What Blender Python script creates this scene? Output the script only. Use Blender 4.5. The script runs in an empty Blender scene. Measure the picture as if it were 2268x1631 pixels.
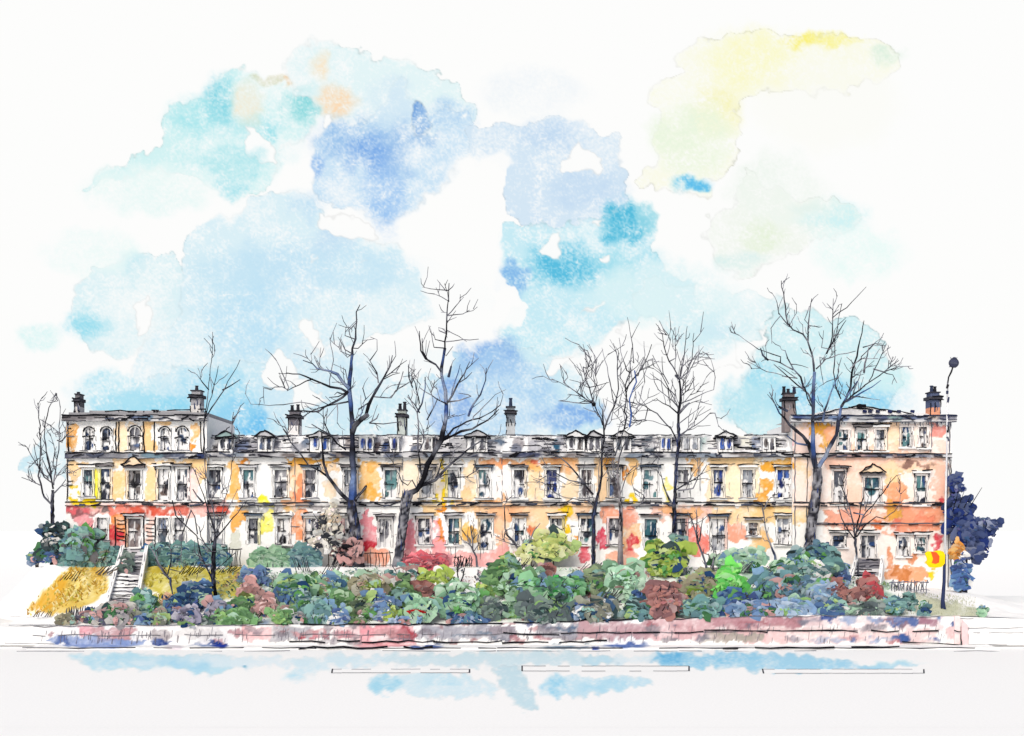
import bpy, math, random
import numpy as np
R = math.radians
SC = bpy.context.scene
COL = SC.collection

# ------------------------------------------------------------------ camera, world, sun, exposure
CAMD, CAMZ, FP = 90.0, 8.1, 2790.0          # metres to the terrace front, eye height, focal length in photo units (photo = 2268 wide)
EXPO = 0.50
cam = bpy.data.objects.new('camera', bpy.data.cameras.new('camera'))
COL.objects.link(cam)
cam.location = (0, -CAMD, CAMZ)
cam.rotation_euler = (R(90), 0, 0)
cam.data.sensor_width = 36
cam.data.lens = FP / 2268 * 36
cam.data.shift_y = (1150 - 815.5) / 2268
cam.data.clip_end = 6000
SC.camera = cam
W = bpy.data.worlds.new('World'); SC.world = W; W.use_nodes = True
nt = W.node_tree
bg = nt.nodes['Background']
sk = nt.nodes.new('ShaderNodeTexSky'); sk.sky_type = 'NISHITA'; sk.sun_disc = False
sk.sun_elevation = R(38.5); sk.sun_rotation = R(200); sk.dust_density = 3.0; sk.air_density = 0.7; sk.ozone_density = 0.6
nt.links.new(sk.outputs[0], bg.inputs[0]); bg.inputs[1].default_value = 0.10
sl = bpy.data.lights.new('sun', 'SUN'); sun = bpy.data.objects.new('sun', sl); COL.objects.link(sun)
sl.energy = 1.5; sl.angle = R(35); sl.color = (0.98, 0.955, 0.86)
sun.rotation_euler = (R(51.5), 0, R(-20))      # from behind the camera, to its left
SC.view_settings.view_transform = 'Standard'; SC.view_settings.look = 'None'
SC.view_settings.exposure = EXPO; SC.view_settings.gamma = 1
SC.cycles.max_bounces = 5; SC.cycles.diffuse_bounces = 3
SKY_EMIT = 2.0 ** -EXPO
K = 0.90                                     # albedo of bare white against the picture's white

# ------------------------------------------------------------------ helpers
rng = random.Random(7)
def lin(c):
    c = np.asarray(c, float) / 255.0
    return np.where(c <= 0.04045, c / 12.92, ((c + 0.055) / 1.055) ** 2.4)
def X_(px, d=90.0): return (px - 1134) * d / FP
def Z_(py, d=90.0): return CAMZ - (py - 1150) * d / FP
def P3(px, py, d): return (X_(px, d), d - 90.0, Z_(py, d))
CROPS = {'A': (0, 59.06, .5208), 'B': (1086.7, 35.4, .5208), 'T1': (531.5, 620.1, .3982), 'T2': (1181.2, 649.7, .38),
         'T3': (1624.2, 590.6, .4165), 'T4': (35.4, 708.7, .4165), 'F1': (35.4, 803.2, .2171), 'F2': (413.4, 803.2, .2171),
         'F3': (826.8, 803.2, .2171), 'F4': (1240.3, 803.2, .2171), 'F5': (1653.7, 803.2, .2344), 'G1': (23.6, 1098.5, .2535),
         'G2': (437.0, 1098.5, .2535), 'G3': (850.5, 1098.5, .2535), 'G4': (1263.9, 1098.5, .2535), 'G5': (1700.9, 1098.5, .2535),
         'P': (0, 0, 1)}
def Q(c, pts):
    a, b, s = CROPS[c]
    return [(a + u * s, b + v * s) for u, v in pts]

TAB = np.random.RandomState(5).rand(256, 256)
def vn(x, y, seed=0):
    x = x + seed * 17.31; y = y + seed * 9.77
    xi = np.floor(x).astype(int); yi = np.floor(y).astype(int)
    fx = x - xi; fy = y - yi
    fx = fx * fx * (3 - 2 * fx); fy = fy * fy * (3 - 2 * fy)
    a = TAB[xi & 255, yi & 255]; b = TAB[(xi + 1) & 255, yi & 255]
    c = TAB[xi & 255, (yi + 1) & 255]; d = TAB[(xi + 1) & 255, (yi + 1) & 255]
    return (a * (1 - fx) + b * fx) * (1 - fy) + (c * (1 - fx) + d * fx) * fy
def fbm(x, y, seed=0, o=3):
    s = 0; a = .5; t = 0
    for i in range(o):
        s = s + a * vn(x * 2 ** i, y * 2 ** i, seed + i * 3); t += a; a *= .55
    return s / t
def chaikin(p, n=2):
    for _ in range(n):
        q = []
        for i in range(len(p)):
            a, b = p[i], p[(i + 1) % len(p)]
            q += [(a[0] * .75 + b[0] * .25, a[1] * .75 + b[1] * .25), (a[0] * .25 + b[0] * .75, a[1] * .25 + b[1] * .75)]
        p = q
    return p
def psd(x, y, poly):
    ins = np.zeros(x.shape, bool); d2 = np.full(x.shape, 1e18)
    n = len(poly)
    for i in range(n):
        ax, ay = poly[i]; bx, by = poly[(i + 1) % n]
        ex, ey = bx - ax, by - ay
        L = ex * ex + ey * ey + 1e-12
        t = np.clip(((x - ax) * ex + (y - ay) * ey) / L, 0, 1)
        d2 = np.minimum(d2, (x - ax - t * ex) ** 2 + (y - ay - t * ey) ** 2)
        c = (ay > y) != (by > y)
        if ey != 0: ins ^= c & (x < (y - ay) * ex / ey + ax)
    return np.where(ins, 1, -1) * np.sqrt(d2)
# a layer of pigment: (shape, colour, opacity, softness, rim)  shape: ('e', cx, cy, rx, ry) | ('r', x0, y0, x1, y1) | ('p', points)
def pigment(px, py, layers, base, amp=2.5, freq=.06, gran=.25, seed=0, smooth=2, vary=0, fine=1.0):
    px = np.asarray(px, float); py = np.asarray(py, float)
    c = np.empty(px.shape + (3,)); c[:] = base
    wx = px + (fbm(px * freq, py * freq, seed + 1) - .5) * 2 * amp * 1.7
    wy = py + (fbm(px * freq, py * freq, seed + 2) - .5) * 2 * amp * 1.7
    g = 1 + gran * (fine * (vn(px * .33, py * .33, seed + 3) - .5) + (fbm(px * .03, py * .03, seed + 4) - .5) * 2.0 + (vn(px * .12 + py * .05, py * .16, seed + 6) - .5) * .7)
    lo = fbm(px * .006, py * .008, seed + 7); sv = np.clip((vn(px * .013, py * .013, seed + 8) - .42) * 7, .16, 3.6) if vary else None
    if vary: g = g * np.clip(.22 + 1.5 * lo, .42, 1.12)
    for sh, col, al, soft, rim in layers:
        soft0 = soft
        if vary: soft = soft * 2
        if sh[0] == 'e':
            bx = (sh[1] - sh[3] - soft, sh[2] - sh[4] - soft, sh[1] + sh[3] + soft, sh[2] + sh[4] + soft)
        elif sh[0] == 'r': bx = sh[1:5]
        else:
            xs = [p[0] for p in sh[1]]; ys = [p[1] for p in sh[1]]
            bx = (min(xs), min(ys), max(xs), max(ys))
        m = soft + 4
        k = (wx > bx[0] - m) & (wx < bx[2] + m) & (wy > bx[1] - m) & (wy < bx[3] + m)
        if not k.any(): continue
        x, y = wx[k], wy[k]
        if sh[0] == 'e':
            sd = (1 - np.sqrt(((x - sh[1]) / sh[3]) ** 2 + ((y - sh[2]) / sh[4]) ** 2)) * min(sh[3], sh[4])
        elif sh[0] == 'r':
            sd = np.minimum(np.minimum(x - sh[1], sh[3] - x), np.minimum(y - sh[2], sh[4] - y))
        else:
            sd = psd(x, y, chaikin(sh[1], smooth))
        a = np.clip(sd / (soft0 * sv[k] if vary and sh[0] == 'p' and soft0 > 7 else soft0) + .35, 0, 1); a = a * a * (3 - 2 * a)
        a = np.clip(a * al * (g[k] if min(col) < 244 else 1), 0, 1)
        f = 1 - .13 * rim * np.exp(-(sd / 2.2) ** 2)
        cc = np.asarray(col, float)[None, :] * f[:, None]
        c[k] = c[k] * (1 - a[:, None]) + cc * a[:, None]
    return c
def E(crop, u, v, ru, rv, col, al=.9, soft=3.0, rim=1.0):
    a, b, s = CROPS[crop]
    return (('e', a + u * s, b + v * s, ru * s, rv * s), col, al, soft, rim)
def RC(crop, u0, v0, u1, v1, col, al=.9, soft=3.0, rim=1.0):
    a, b, s = CROPS[crop]
    return (('r', a + u0 * s, b + v0 * s, a + u1 * s, b + v1 * s), col, al, soft, rim)
def PO(crop, pts, col, al=.9, soft=3.0, rim=1.0):
    return (('p', Q(crop, pts)), col, al, soft, rim)

def material(name, rough=.9, spec=.05, grain=.06, scale=3.0, bump=.0):
    m = bpy.data.materials.new(name); m.use_nodes = True
    t = m.node_tree; b = t.nodes['Principled BSDF']
    b.inputs['Roughness'].default_value = rough; b.inputs['Specular IOR Level'].default_value = spec
    at = t.nodes.new('ShaderNodeAttribute'); at.attribute_name = 'Col'
    no = t.nodes.new('ShaderNodeTexNoise'); no.inputs['Scale'].default_value = scale; no.inputs['Detail'].default_value = 4
    tc = t.nodes.new('ShaderNodeTexCoord'); t.links.new(tc.outputs['Object'], no.inputs['Vector'])
    mr = t.nodes.new('ShaderNodeMapRange'); mr.inputs[1].default_value = .3; mr.inputs[2].default_value = .7
    mr.inputs[3].default_value = 1 - grain; mr.inputs[4].default_value = 1 + grain * .4
    t.links.new(no.outputs['Fac'], mr.inputs[0])
    mx = t.nodes.new('ShaderNodeMix'); mx.data_type = 'RGBA'; mx.blend_type = 'MULTIPLY'; mx.inputs[0].default_value = 1
    t.links.new(at.outputs['Color'], mx.inputs[6]); t.links.new(mr.outputs[0], mx.inputs[7])
    t.links.new(mx.outputs[2], b.inputs['Base Color'])
    if bump:
        bp = t.nodes.new('ShaderNodeBump'); bp.inputs['Strength'].default_value = bump; bp.inputs['Distance'].default_value = .05
        t.links.new(no.outputs['Fac'], bp.inputs['Height']); t.links.new(bp.outputs[0], b.inputs['Normal'])
    return m
M_PLASTER = material('plaster', grain=.07, scale=5)
M_STONE = material('stone', grain=.10, scale=4)
M_GROUND = material('ground', spec=0, grain=.04, scale=9)
M_SLATE = material('slate', rough=.7, grain=.15, scale=5)
M_IRON = material('iron', rough=.6, spec=.1, grain=.1)
M_WOOD = material('painted_wood', grain=.08, scale=6)
M_GLASS = material('glass', rough=.35, spec=.15, grain=.1, scale=6)
M_BARK = material('bark', grain=.35, scale=4)
M_LEAF = material('leaf', grain=.12, scale=2)
_t = M_LEAF.node_tree; _b = _t.nodes['Principled BSDF']; _tr = _t.nodes.new('ShaderNodeBsdfTranslucent'); _ms = _t.nodes.new('ShaderNodeMixShader')
_ms.inputs[0].default_value = .18; _t.links.new(_b.inputs['Base Color'].links[0].from_socket, _tr.inputs['Color'])
_t.links.new(_b.outputs[0], _ms.inputs[1]); _t.links.new(_tr.outputs[0], _ms.inputs[2]); _t.links.new(_ms.outputs[0], _t.nodes['Material Output'].inputs[0])

INK = (27, 27, 33); PENCIL = (128, 128, 138); WHITE = (250, 250, 249); GREY = (150, 150, 158)
ORG = {}
class MB:
    def __init__(s): s.v = []; s.f = []; s.c = []
    def add(s, vs, fs, col):
        n = len(s.v); s.v += [tuple(p) for p in vs]; s.f += [tuple(i + n for i in f) for f in fs]
        if isinstance(col, tuple): s.c += [col] * len(vs)
        else: s.c += [tuple(x) for x in col]
    def box(s, x0, x1, y0, y1, z0, z1, col):
        s.add([(x0, y0, z0), (x1, y0, z0), (x1, y1, z0), (x0, y1, z0), (x0, y0, z1), (x1, y0, z1), (x1, y1, z1), (x0, y1, z1)],
              [(0, 1, 5, 4), (1, 2, 6, 5), (2, 3, 7, 6), (3, 0, 4, 7), (4, 5, 6, 7), (3, 2, 1, 0)], col)
    def tube(s, pts, r0, r1=None, col=INK, n=5, cap=True):
        if r1 is None: r1 = r0
        pts = [np.array(p, float) for p in pts]
        k = len(pts); rings = []
        for i in range(k):
            t = pts[min(i + 1, k - 1)] - pts[max(i - 1, 0)]
            t = t / (np.linalg.norm(t) + 1e-9)
            u = np.cross(t, (0, 1, 0) if abs(t[1]) < .9 else (1, 0, 0)); u /= np.linalg.norm(u) + 1e-9
            w = np.cross(t, u)
            r = (r0 + (r1 - r0) * i / max(k - 1, 1)) if not isinstance(r0, list) else r0[i]
            rings.append([pts[i] + r * (math.cos(2 * math.pi * j / n) * u + math.sin(2 * math.pi * j / n) * w) for j in range(n)])
        vs = [p for rg in rings for p in rg]
        fs = [(i * n + j, i * n + (j + 1) % n, (i + 1) * n + (j + 1) % n, (i + 1) * n + j) for i in range(k - 1) for j in range(n)]
        if cap: fs += [tuple(range(n - 1, -1, -1)), tuple((k - 1) * n + j for j in range(n))]
        if isinstance(col, list): cols = [c for c in col for _ in range(n)]
        else: cols = col
        s.add(vs, fs, cols)
    def ink(s, p, q, r=.035, col=INK, wob=.03, drop=0.0, seg=.5):
        """a hand-bent dark bar from p to q, uneven in width, broken where drop says"""
        p = np.array(p, float); q = np.array(q, float)
        r *= 1.12; wob *= 1.4; n = max(2, int(np.linalg.norm(q - p) / seg) + 1)
        pts = [p + (q - p) * i / n + np.array([rng.uniform(-wob, wob), 0, rng.uniform(-wob, wob)]) for i in range(n + 1)]
        run = [pts[0]]
        for i in range(1, n + 1):
            if rng.random() < drop:
                if len(run) > 1: s.tube(run, [r * rng.uniform(.6, 1.3) for _ in run], None, col)
                run = [pts[i]]
            else: run.append(pts[i])
        if len(run) > 1: s.tube(run, [r * rng.uniform(.6, 1.3) for _ in run], None, col)
    def grid(s, V, nu, nv, cols, keep=None):
        """V: (nv*nu,3) points, row by row"""
        n = len(s.v); s.v += [tuple(p) for p in V]; s.c += [tuple(c) for c in cols]
        for j in range(nv - 1):
            for i in range(nu - 1):
                if keep is None or keep[j, i]:
                    a = n + j * nu + i
                    s.f.append((a, a + 1, a + nu + 1, a + nu))
    def build(s, name, mat, parent=None, smooth=False):
        org = ORG.get(parent.name, (0, 0, 0)) if parent else (0, 0, 0)
        me = bpy.data.meshes.new(name)
        V = np.array(s.v, float) - np.array(org)
        me.from_pydata(V.tolist(), [], s.f)
        at = me.color_attributes.new('Col', 'FLOAT_COLOR', 'POINT')
        c = np.ones((len(s.v), 4)); c[:, :3] = lin(np.array(s.c, float)) * K
        at.data.foreach_set('color', c.ravel())
        me.materials.append(mat)
        if smooth: me.polygons.foreach_set('use_smooth', [True] * len(me.polygons))
        me.update()
        o = bpy.data.objects.new(name, me); COL.objects.link(o)
        if parent:
            o.parent = parent; ORG[o.name] = org
        else: ORG[o.name] = (0, 0, 0)
        return o
def tag(o, label, cat, group=None):
    o['label'] = label; o['category'] = cat
    if group: o['group'] = group
    return o
def empty(name, loc, label, cat, group=None):
    o = bpy.data.objects.new(name, None); o.location = loc; COL.objects.link(o); ORG[o.name] = tuple(loc)
    o.empty_display_size = .3
    return tag(o, label, cat, group)
def struct(o, kind='structure'): o['kind'] = kind; return o
def fastgrid(name, V, nu, nv, cols, mat):
    me = bpy.data.meshes.new(name)
    i, j = np.meshgrid(np.arange(nu - 1), np.arange(nv - 1))
    a = (j * nu + i).ravel()
    F = np.stack([a, a + 1, a + nu + 1, a + nu], 1).astype(np.int32)
    me.vertices.add(len(V)); me.vertices.foreach_set('co', np.asarray(V, np.float32).ravel())
    me.loops.add(F.size); me.loops.foreach_set('vertex_index', F.ravel())
    me.polygons.add(len(F)); me.polygons.foreach_set('loop_start', np.arange(0, F.size, 4, dtype=np.int32))
    me.update(calc_edges=True)
    at = me.color_attributes.new('Col', 'FLOAT_COLOR', 'POINT')
    c = np.ones((len(V), 4)); c[:, :3] = cols; at.data.foreach_set('color', c.ravel())
    me.materials.append(mat)
    o = bpy.data.objects.new(name, me); COL.objects.link(o); ORG[o.name] = (0, 0, 0)
    return o
PAPER = (250, 250, 249)
# ------------------------------------------------------------------ sky: a dome with broken cloud and patches of blue, turquoise and yellow light
S_ = []
def wash(crop, u, v, ru, rv, col, al=.7): S_.append(E(crop, u, v, ru, rv, col, al, min(ru, rv) * .5, 0))
def sp(crop, pts, col, al=.85, soft=14, rim=.5): S_.append(PO(crop, pts, col, al, soft, rim))
def se(crop, u, v, ru, rv, col, al=.7, soft=40): S_.append(E(crop, u, v, ru * 1.2, rv * 1.2, tuple(255 - (255 - v) * .86 for v in col), al * .85, soft, 0))
sp('A', [(660,400),(700,340),(780,320),(880,315),(900,240),(960,180),(1060,190),(1200,240),(1300,250),(1330,300),(1320,460),(1200,530),(1170,560),(1190,680),(1060,720),(1000,760),(900,700),(760,640),(650,600),(500,640),(330,740),(420,620),(560,560),(680,500)], (208,236,243), .85, 22)
se('A', 930,330,70,100,(95,192,220),.85,45); se('A', 850,390,130,80,(150,218,234),.6,50); se('A', 1000,540,200,120,(185,228,240),.55,70)
se('A', 1280,330,75,65,(105,198,212),.85,36); se('A', 1110,420,90,45,(135,212,232),.65,32); se('A', 1150,470,28,50,(95,200,225),.65,14)
se('A', 980,690,60,42,(125,205,230),.75,22); se('A', 1060,340,50,80,(250,232,205),.75,32); se('A', 1150,235,70,20,(200,192,140),.7,10); se('A', 1212,237,12,12,(240,185,130),.8,6)
sp('A', [(1210,240),(1215,150),(1245,80),(1350,70),(1430,68),(1530,90),(1600,130),(1750,140),(1850,190),(1950,250),(2030,330),(2040,400),(1900,480),(1500,420),(1380,420),(1330,300)], (227,239,247), .9, 10)
se('A', 1350,180,40,60,(252,226,190),.85,30); se('A', 1430,320,70,62,(252,214,172),.85,32)
sp('A', [(1340,450),(1450,400),(1560,430),(1640,300),(1680,205),(1750,280),(1800,360),(1850,365),(1960,330),(2030,400),(2010,520),(1950,620),(1850,700),(1750,780),(1640,830),(1560,800),(1390,790),(1320,620),(1330,580)], (200,220,246), .9, 14)
se('A', 1500,480,150,80,(130,172,232),.85,55); se('A', 1580,540,95,70,(98,146,228),.85,45); se('A', 1350,590,42,35,(115,158,232),.75,16)
se('A', 1640,690,75,150,(135,176,240),.75,46); se('A', 1690,520,55,120,(135,172,230),.65,40); se('A', 1640,320,110,90,(214,228,246),.7,36)
S_.append(E('A', 1785, 385, 50, 88, (112,154,222), .9, 9, 1.5))
se('A', 1800,478,60,26,(135,172,228),.75,14); se('A', 1900,380,110,60,(168,198,240),.75,36)
sp('B', [(-120,600),(-100,470),(0,460),(180,455),(250,400),(350,440),(480,500),(580,510),(545,560),(555,640),(575,720),(560,800),(500,880),(430,900),(300,900),(100,880),(50,760),(60,640)], (210,223,245), .9, 10)
se('B', 250,500,120,70,(182,203,240),.7,46); se('B', 400,740,150,90,(192,210,242),.65,46)
sp('B', [(20,900),(100,880),(480,880),(550,800),(600,790),(690,830),(690,980),(680,1020),(780,1090),(900,1140),(860,1300),(560,1290),(420,1420),(300,1450),(150,1480),(20,1400),(60,1300),(140,1200),(60,1150),(30,1060)], (196,228,245), .88, 14)
se('B', 570,880,80,90,(60,172,216),.95,32); se('B', 650,860,38,60,(150,210,230),.7,12); se('B', 320,1060,130,85,(66,174,220),.92,50); se('B', 100,1120,62,60,(118,170,232),.85,24); se('B', 540,1040,150,60,(130,205,232),.55,50)
sp('A', [(780,900),(830,840),(920,810),(1010,800),(1060,720),(1180,700),(1330,700),(1380,790),(1480,910),(1640,900),(1750,960),(1850,1000),(2000,1060),(2130,1140),(2100,1200),(1850,1250),(1700,1290),(1500,1330),(1250,1400),(1150,1450),(1000,1550),(950,1750),(400,1750),(430,1650),(560,1480),(600,1330),(740,1200),(760,1000)], (217,233,247), .92, 16)
se('A', 1170,1050,200,120,(180,212,244),.65,80); se('A', 980,1090,180,120,(192,220,244),.6,80); se('A', 1060,1270,180,140,(178,214,245),.7,80); se('A', 1320,760,70,60,(185,212,244),.65,40); se('A', 1400,930,80,70,(192,213,243),.7,40)
sp('A', [(300,1180),(340,1050),(480,1000),(580,950),(650,1000),(760,960),(790,1150),(760,1250),(620,1330),(560,1420),(420,1400),(330,1330)], (219,235,246), .88, 12)
se('A', 370,1270,85,50,(145,212,238),.75,34); se('A', 560,1000,50,40,(180,220,240),.55,26); se('A', 160,1310,80,55,(222,240,246),.8,22)
sp('P', [(30,1060),(60,1000),(120,930),(230,890),(300,850),(420,800),(640,800),(900,760),(1000,790),(1150,760),(1250,800),(1330,860),(1345,1000),(700,1040),(120,1060)], (204,228,245), .85, 20)
se('P', 540,925,60,36,(88,176,238),.9,30); se('P', 470,880,100,60,(150,208,242),.75,44); se('P', 310,895,120,30,(130,204,240),.85,20); se('P', 255,870,80,40,(175,220,243),.7,26)
se('P', 1085,795,66,38,(120,162,230),.9,34); se('P', 1090,890,120,90,(160,195,240),.85,54); se('P', 1000,910,40,58,(88,130,220),.88,30); se('P', 1265,925,66,28,(120,163,232),.9,26); se('P', 700,850,120,80,(205,225,246),.7,50)
def hole(crop, pts, soft=5, al=.97): S_.append(PO(crop, pts, (253,253,252), al, soft, .5 if soft < 8 else 0))
hole('P', [(572,862),(585,810),(612,762),(650,810),(668,858)]); hole('A', [(1270,1260),(1350,1230),(1375,1265),(1350,1320),(1390,1390),(1340,1415),(1320,1340)])
hole('A', [(1220,1540),(1300,1480),(1360,1560),(1400,1600),(1250,1640)])
hole('A', [(1038,430),(1045,424),(1115,480),(1140,530),(1172,545),(1165,580),(1038,545)]); hole('A', [(1185,560),(1250,535),(1310,545),(1335,615),(1270,640),(1200,650)], 9)
hole('A', [(1380,380),(1400,375),(1440,400),(1430,435),(1380,445)]); hole('A', [(1366,798),(1376,802),(1480,825),(1592,838),(1594,900),(1475,917),(1376,880)])
hole('A', [(1312,984),(1345,975),(1380,997),(1313,1014)]); hole('A', [(1532,995),(1545,978),(1558,980),(1545,1003)]); hole('A', [(570,1200),(600,1185),(655,1160),(650,1230),(610,1330),(570,1345)])
hole('A', [(2020,530),(2080,550),(2130,500),(2195,570),(2150,640),(2130,800),(2140,1000),(2150,1120),(2230,1150),(2225,1230),(2150,1300),(2050,1340),(1950,1360),(1840,1260),(1800,1100),(1720,1000),(1700,830),(1720,800),(1850,795),(1880,680),(2000,600)], 14, .95)
hole('A', [(540,770),(650,700),(900,700),(1040,765),(970,815),(860,830),(780,890),(700,980),(560,960)], 16)
hole('A', [(1600,1330),(1660,1330),(1690,1290),(1850,1280),(1930,1400),(1880,1500),(1640,1500),(1600,1420)], 12, .85)
hole('A', [(470,1510),(490,1430),(535,1405),(545,1475)], 8)
hole('B', [(302,640),(340,570),(390,535),(430,590),(485,648),(308,678)]); hole('B', [(218,970),(260,915),(312,912),(313,962),(270,1014),(222,1024)])
hole('B', [(436,882),(496,860),(476,902)], 4); hole('B', [(462,1014),(530,1008),(526,1032),(474,1045)], 4); hole('B', [(366,1282),(420,1264),(472,1212),(477,1242),(420,1277)], 4)
hole('B', [(212,1543),(258,1480),(355,1432),(362,1450),(270,1553)]); hole('B', [(515,1352),(570,1283),(650,1268),(745,1283),(765,1425),(600,1392)], 6)
sp('B', [(600,1120),(900,1150),(1240,1200),(1260,1300),(1060,1390),(800,1420),(650,1280)], (221,236,246), .75, 24); se('B', 950,1340,70,36,(185,212,242),.65,26)
sp('P', [(1620,870),(1660,800),(1700,720),(1730,670),(1800,690),(1940,720),(1960,800),(2000,830),(1990,880),(1900,930),(1740,980),(1640,965),(1605,915)], (208,233,244), .88, 12, 1)
se('P', 1690,830,40,30,(155,213,240),.75,20); se('P', 1850,890,140,42,(140,203,242),.8,36); se('P', 1650,890,50,45,(176,220,240),.7,30); se('P', 1970,845,40,28,(205,234,244),.7,22)
hole('B', [(800,1420),(950,1380),(1060,1390),(1075,1480),(1000,1500),(930,1530),(900,1588),(860,1660),(760,1660)], 6)
sp('B', [(760,170),(830,140),(960,95),(1100,60),(1250,60),(1310,95),(1420,78),(1600,72),(1700,110),(1750,180),(1740,240),(1650,280),(1500,330),(1300,330),(1100,340),(1040,400),(1060,560),(1030,640),(960,680),(900,690),(940,730),(930,780),(850,760),(780,735),(630,725),(625,680),(690,620),(700,520),(740,470),(665,380),(680,300),(760,255),(830,260)], (250,250,232), .85, 8, .8)
se('B', 1130,190,180,120,(250,248,196),.75,70); se('B', 1340,100,80,26,(250,238,100),.9,22); se('B', 1460,90,120,18,(250,243,140),.75,14); se('B', 960,400,100,90,(246,243,182),.7,50)
se('B', 850,520,150,140,(232,245,220),.85,50); se('B', 1690,170,60,36,(216,238,220),.75,22); se('B', 850,712,70,30,(105,192,238),.9,20); se('B', 875,718,42,24,(75,176,234),.95,12)
sp('B', [(1070,620),(1130,720),(1260,770),(1400,770),(1480,790),(1580,840),(1560,900),(1400,960),(1200,1060),(1100,1110),(1000,1090),(950,1000),(905,930),(910,860),(1050,820)], (241,246,238), .88, 9, .8)
se('B', 1440,860,140,75,(206,235,244),.75,40); se('B', 1330,810,60,20,(198,230,225),.7,14); se('B', 1150,950,80,60,(226,240,212),.7,34); se('B', 1060,1050,90,36,(213,238,236),.75,22)
S_[:0] = []
wash('P', 1470,650,190,70,(224,239,247),.6); wash('P', 1180,200,120,60,(240,245,249),.5); wash('P', 330,420,150,60,(236,244,248),.6); wash('P', 1830,230,170,110,(251,251,244),.5); wash('P', 1720,420,110,90,(240,247,240),.6)
wash('P', 1560,740,90,50,(214,234,246),.6); wash('P', 200,560,120,50,(238,245,249),.5); wash('P', 760,600,160,60,(200,224,246),.5); wash('P', 1900,560,110,60,(238,246,249),.6); wash('P', 520,360,70,40,(170,222,236),.6)
S_ = [(a, ((b[0] - 2, min(252, b[1] + 5), b[2] - 1) if b[2] > b[1] > b[0] and b[0] < 240 else b), c_ * (.95 if b[2] > b[0] else 1), d_, e_ * 1.8) for a, b, c_, d_, e_ in S_]
S_ = [(a, tuple(255 - (255 - v) * (1.0 if a[0] == 'e' else .9) for v in b) if min(b) < 248 else b, c_, d_, e_) for a, b, c_, d_, e_ in S_]
xs = np.concatenate([np.linspace(-2600, -60, 14)[:-1], np.arange(-60, 2330, 2.4), np.linspace(2330, 4900, 14)])
ys = np.concatenate([np.linspace(-3500, -60, 12)[:-1], np.arange(-60, 1075, 2.4), np.linspace(1075, 1330, 6)])
GX, GY = np.meshgrid(xs, ys)
c = pigment(GX.ravel(), GY.ravel(), S_, (253, 253, 252), amp=14, freq=.028, gran=.62, seed=3, smooth=2, vary=1, fine=1.7)
D = np.stack([(GX.ravel() - 1134) / FP, np.ones(GX.size), -(GY.ravel() - 1150) / FP], 1)
D /= np.linalg.norm(D, axis=1)[:, None]
V = D * 900.0 + np.array([0, -90, 8.1])
msky = bpy.data.materials.new('sky_light'); msky.use_nodes = True
t = msky.node_tree; t.nodes.remove(t.nodes['Principled BSDF'])
em = t.nodes.new('ShaderNodeEmission'); at = t.nodes.new('ShaderNodeAttribute'); at.attribute_name = 'Col'
t.links.new(at.outputs['Color'], em.inputs[0]); em.inputs[1].default_value = SKY_EMIT
t.links.new(em.outputs[0], t.nodes['Material Output'].inputs[0])
struct(fastgrid('sky', V, len(xs), len(ys), lin(c), msky))

# ------------------------------------------------------------------ ground, road, pavement
g = MB(); g.add([(-2500, -400, 0), (2500, -400, 0), (2500, 1500, 0), (-2500, 1500, 0)], [(0, 1, 2, 3)], PAPER)
struct(g.build('ground', M_GROUND))
RD = []
RD.append(PO('G1', [(460,1400),(560,1385),(900,1360),(1200,1370),(1500,1400),(1900,1400),(2000,1420),(1960,1500),(1820,1560),(1700,1590),(1600,1540),(1380,1500),(1000,1520),(820,1560),(700,1480),(560,1430)], (190,229,243), .85, 6, 1))
RD.append(PO('P', [(240,1456),(700,1452),(1100,1447),(1500,1450),(1500,1470),(1200,1478),(900,1474),(560,1480),(300,1476)], (222,239,246), .8, 7, .4))
RD += [E('G1', 900,1430,200,50,(165,218,240),.6,16,0), E('G1', 1400,1460,180,60,(150,212,240),.65,16,0), E('G1', 1650,1500,120,60,(160,215,240),.6,14,0)]
RD.append(PO('G2', [(700,1405),(900,1400),(1100,1400),(1500,1395),(1860,1400),(1860,1500),(1500,1480),(1200,1500),(1000,1560),(850,1620),(740,1600),(900,1520)], (212,236,245), .9, 10, .6))
RD.append(E('G2', 850,1580,110,40,(180,225,242),.6,12,0)); RD.append(E('G2', 425,1480,22,14,(80,170,210),.9,2,1))
RD.append(PO('G3', [(0,1400),(400,1390),(1000,1350),(1300,1340),(1700,1370),(1860,1390),(1900,1460),(1500,1490),(1150,1480),(900,1470),(760,1500),(600,1480),(0,1490)], (206,230,238), .9, 8, .8))
RD.append(PO('P', [(1090,1470),(1160,1470),(1165,1510),(1190,1540),(1192,1578),(1150,1574),(1120,1545),(1100,1505)], (196,224,234), .9, 5, 1))
RD.append(PO('P', [(850,1492),(960,1490),(1090,1500),(1120,1540),(1060,1545),(960,1552),(880,1535),(820,1530),(815,1500)], (214,236,244), .85, 7, .8))
RD += [E('P', 858,1515,38,22,(160,216,238),.8,8,0), E('P', 985,1510,60,14,(185,226,242),.6,10,0)]
RD.append(PO('P', [(1205,1500),(1260,1490),(1320,1500),(1440,1500),(1450,1525),(1330,1535),(1260,1548),(1215,1545)], (195,229,243), .9, 5, .8))
RD += [E('P', 1225,1520,26,22,(140,208,238),.7,10,0), E('P', 1340,1520,60,12,(165,218,240),.6,8,0)]
RD.append(PO('P', [(1440,1462),(1450,1447),(1540,1443),(1700,1446),(1780,1450),(1900,1470),(2035,1465),(2030,1476),(1900,1488),(1740,1490),(1640,1480),(1500,1482),(1450,1478)], (160,213,238), .9, 6, .8))
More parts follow.
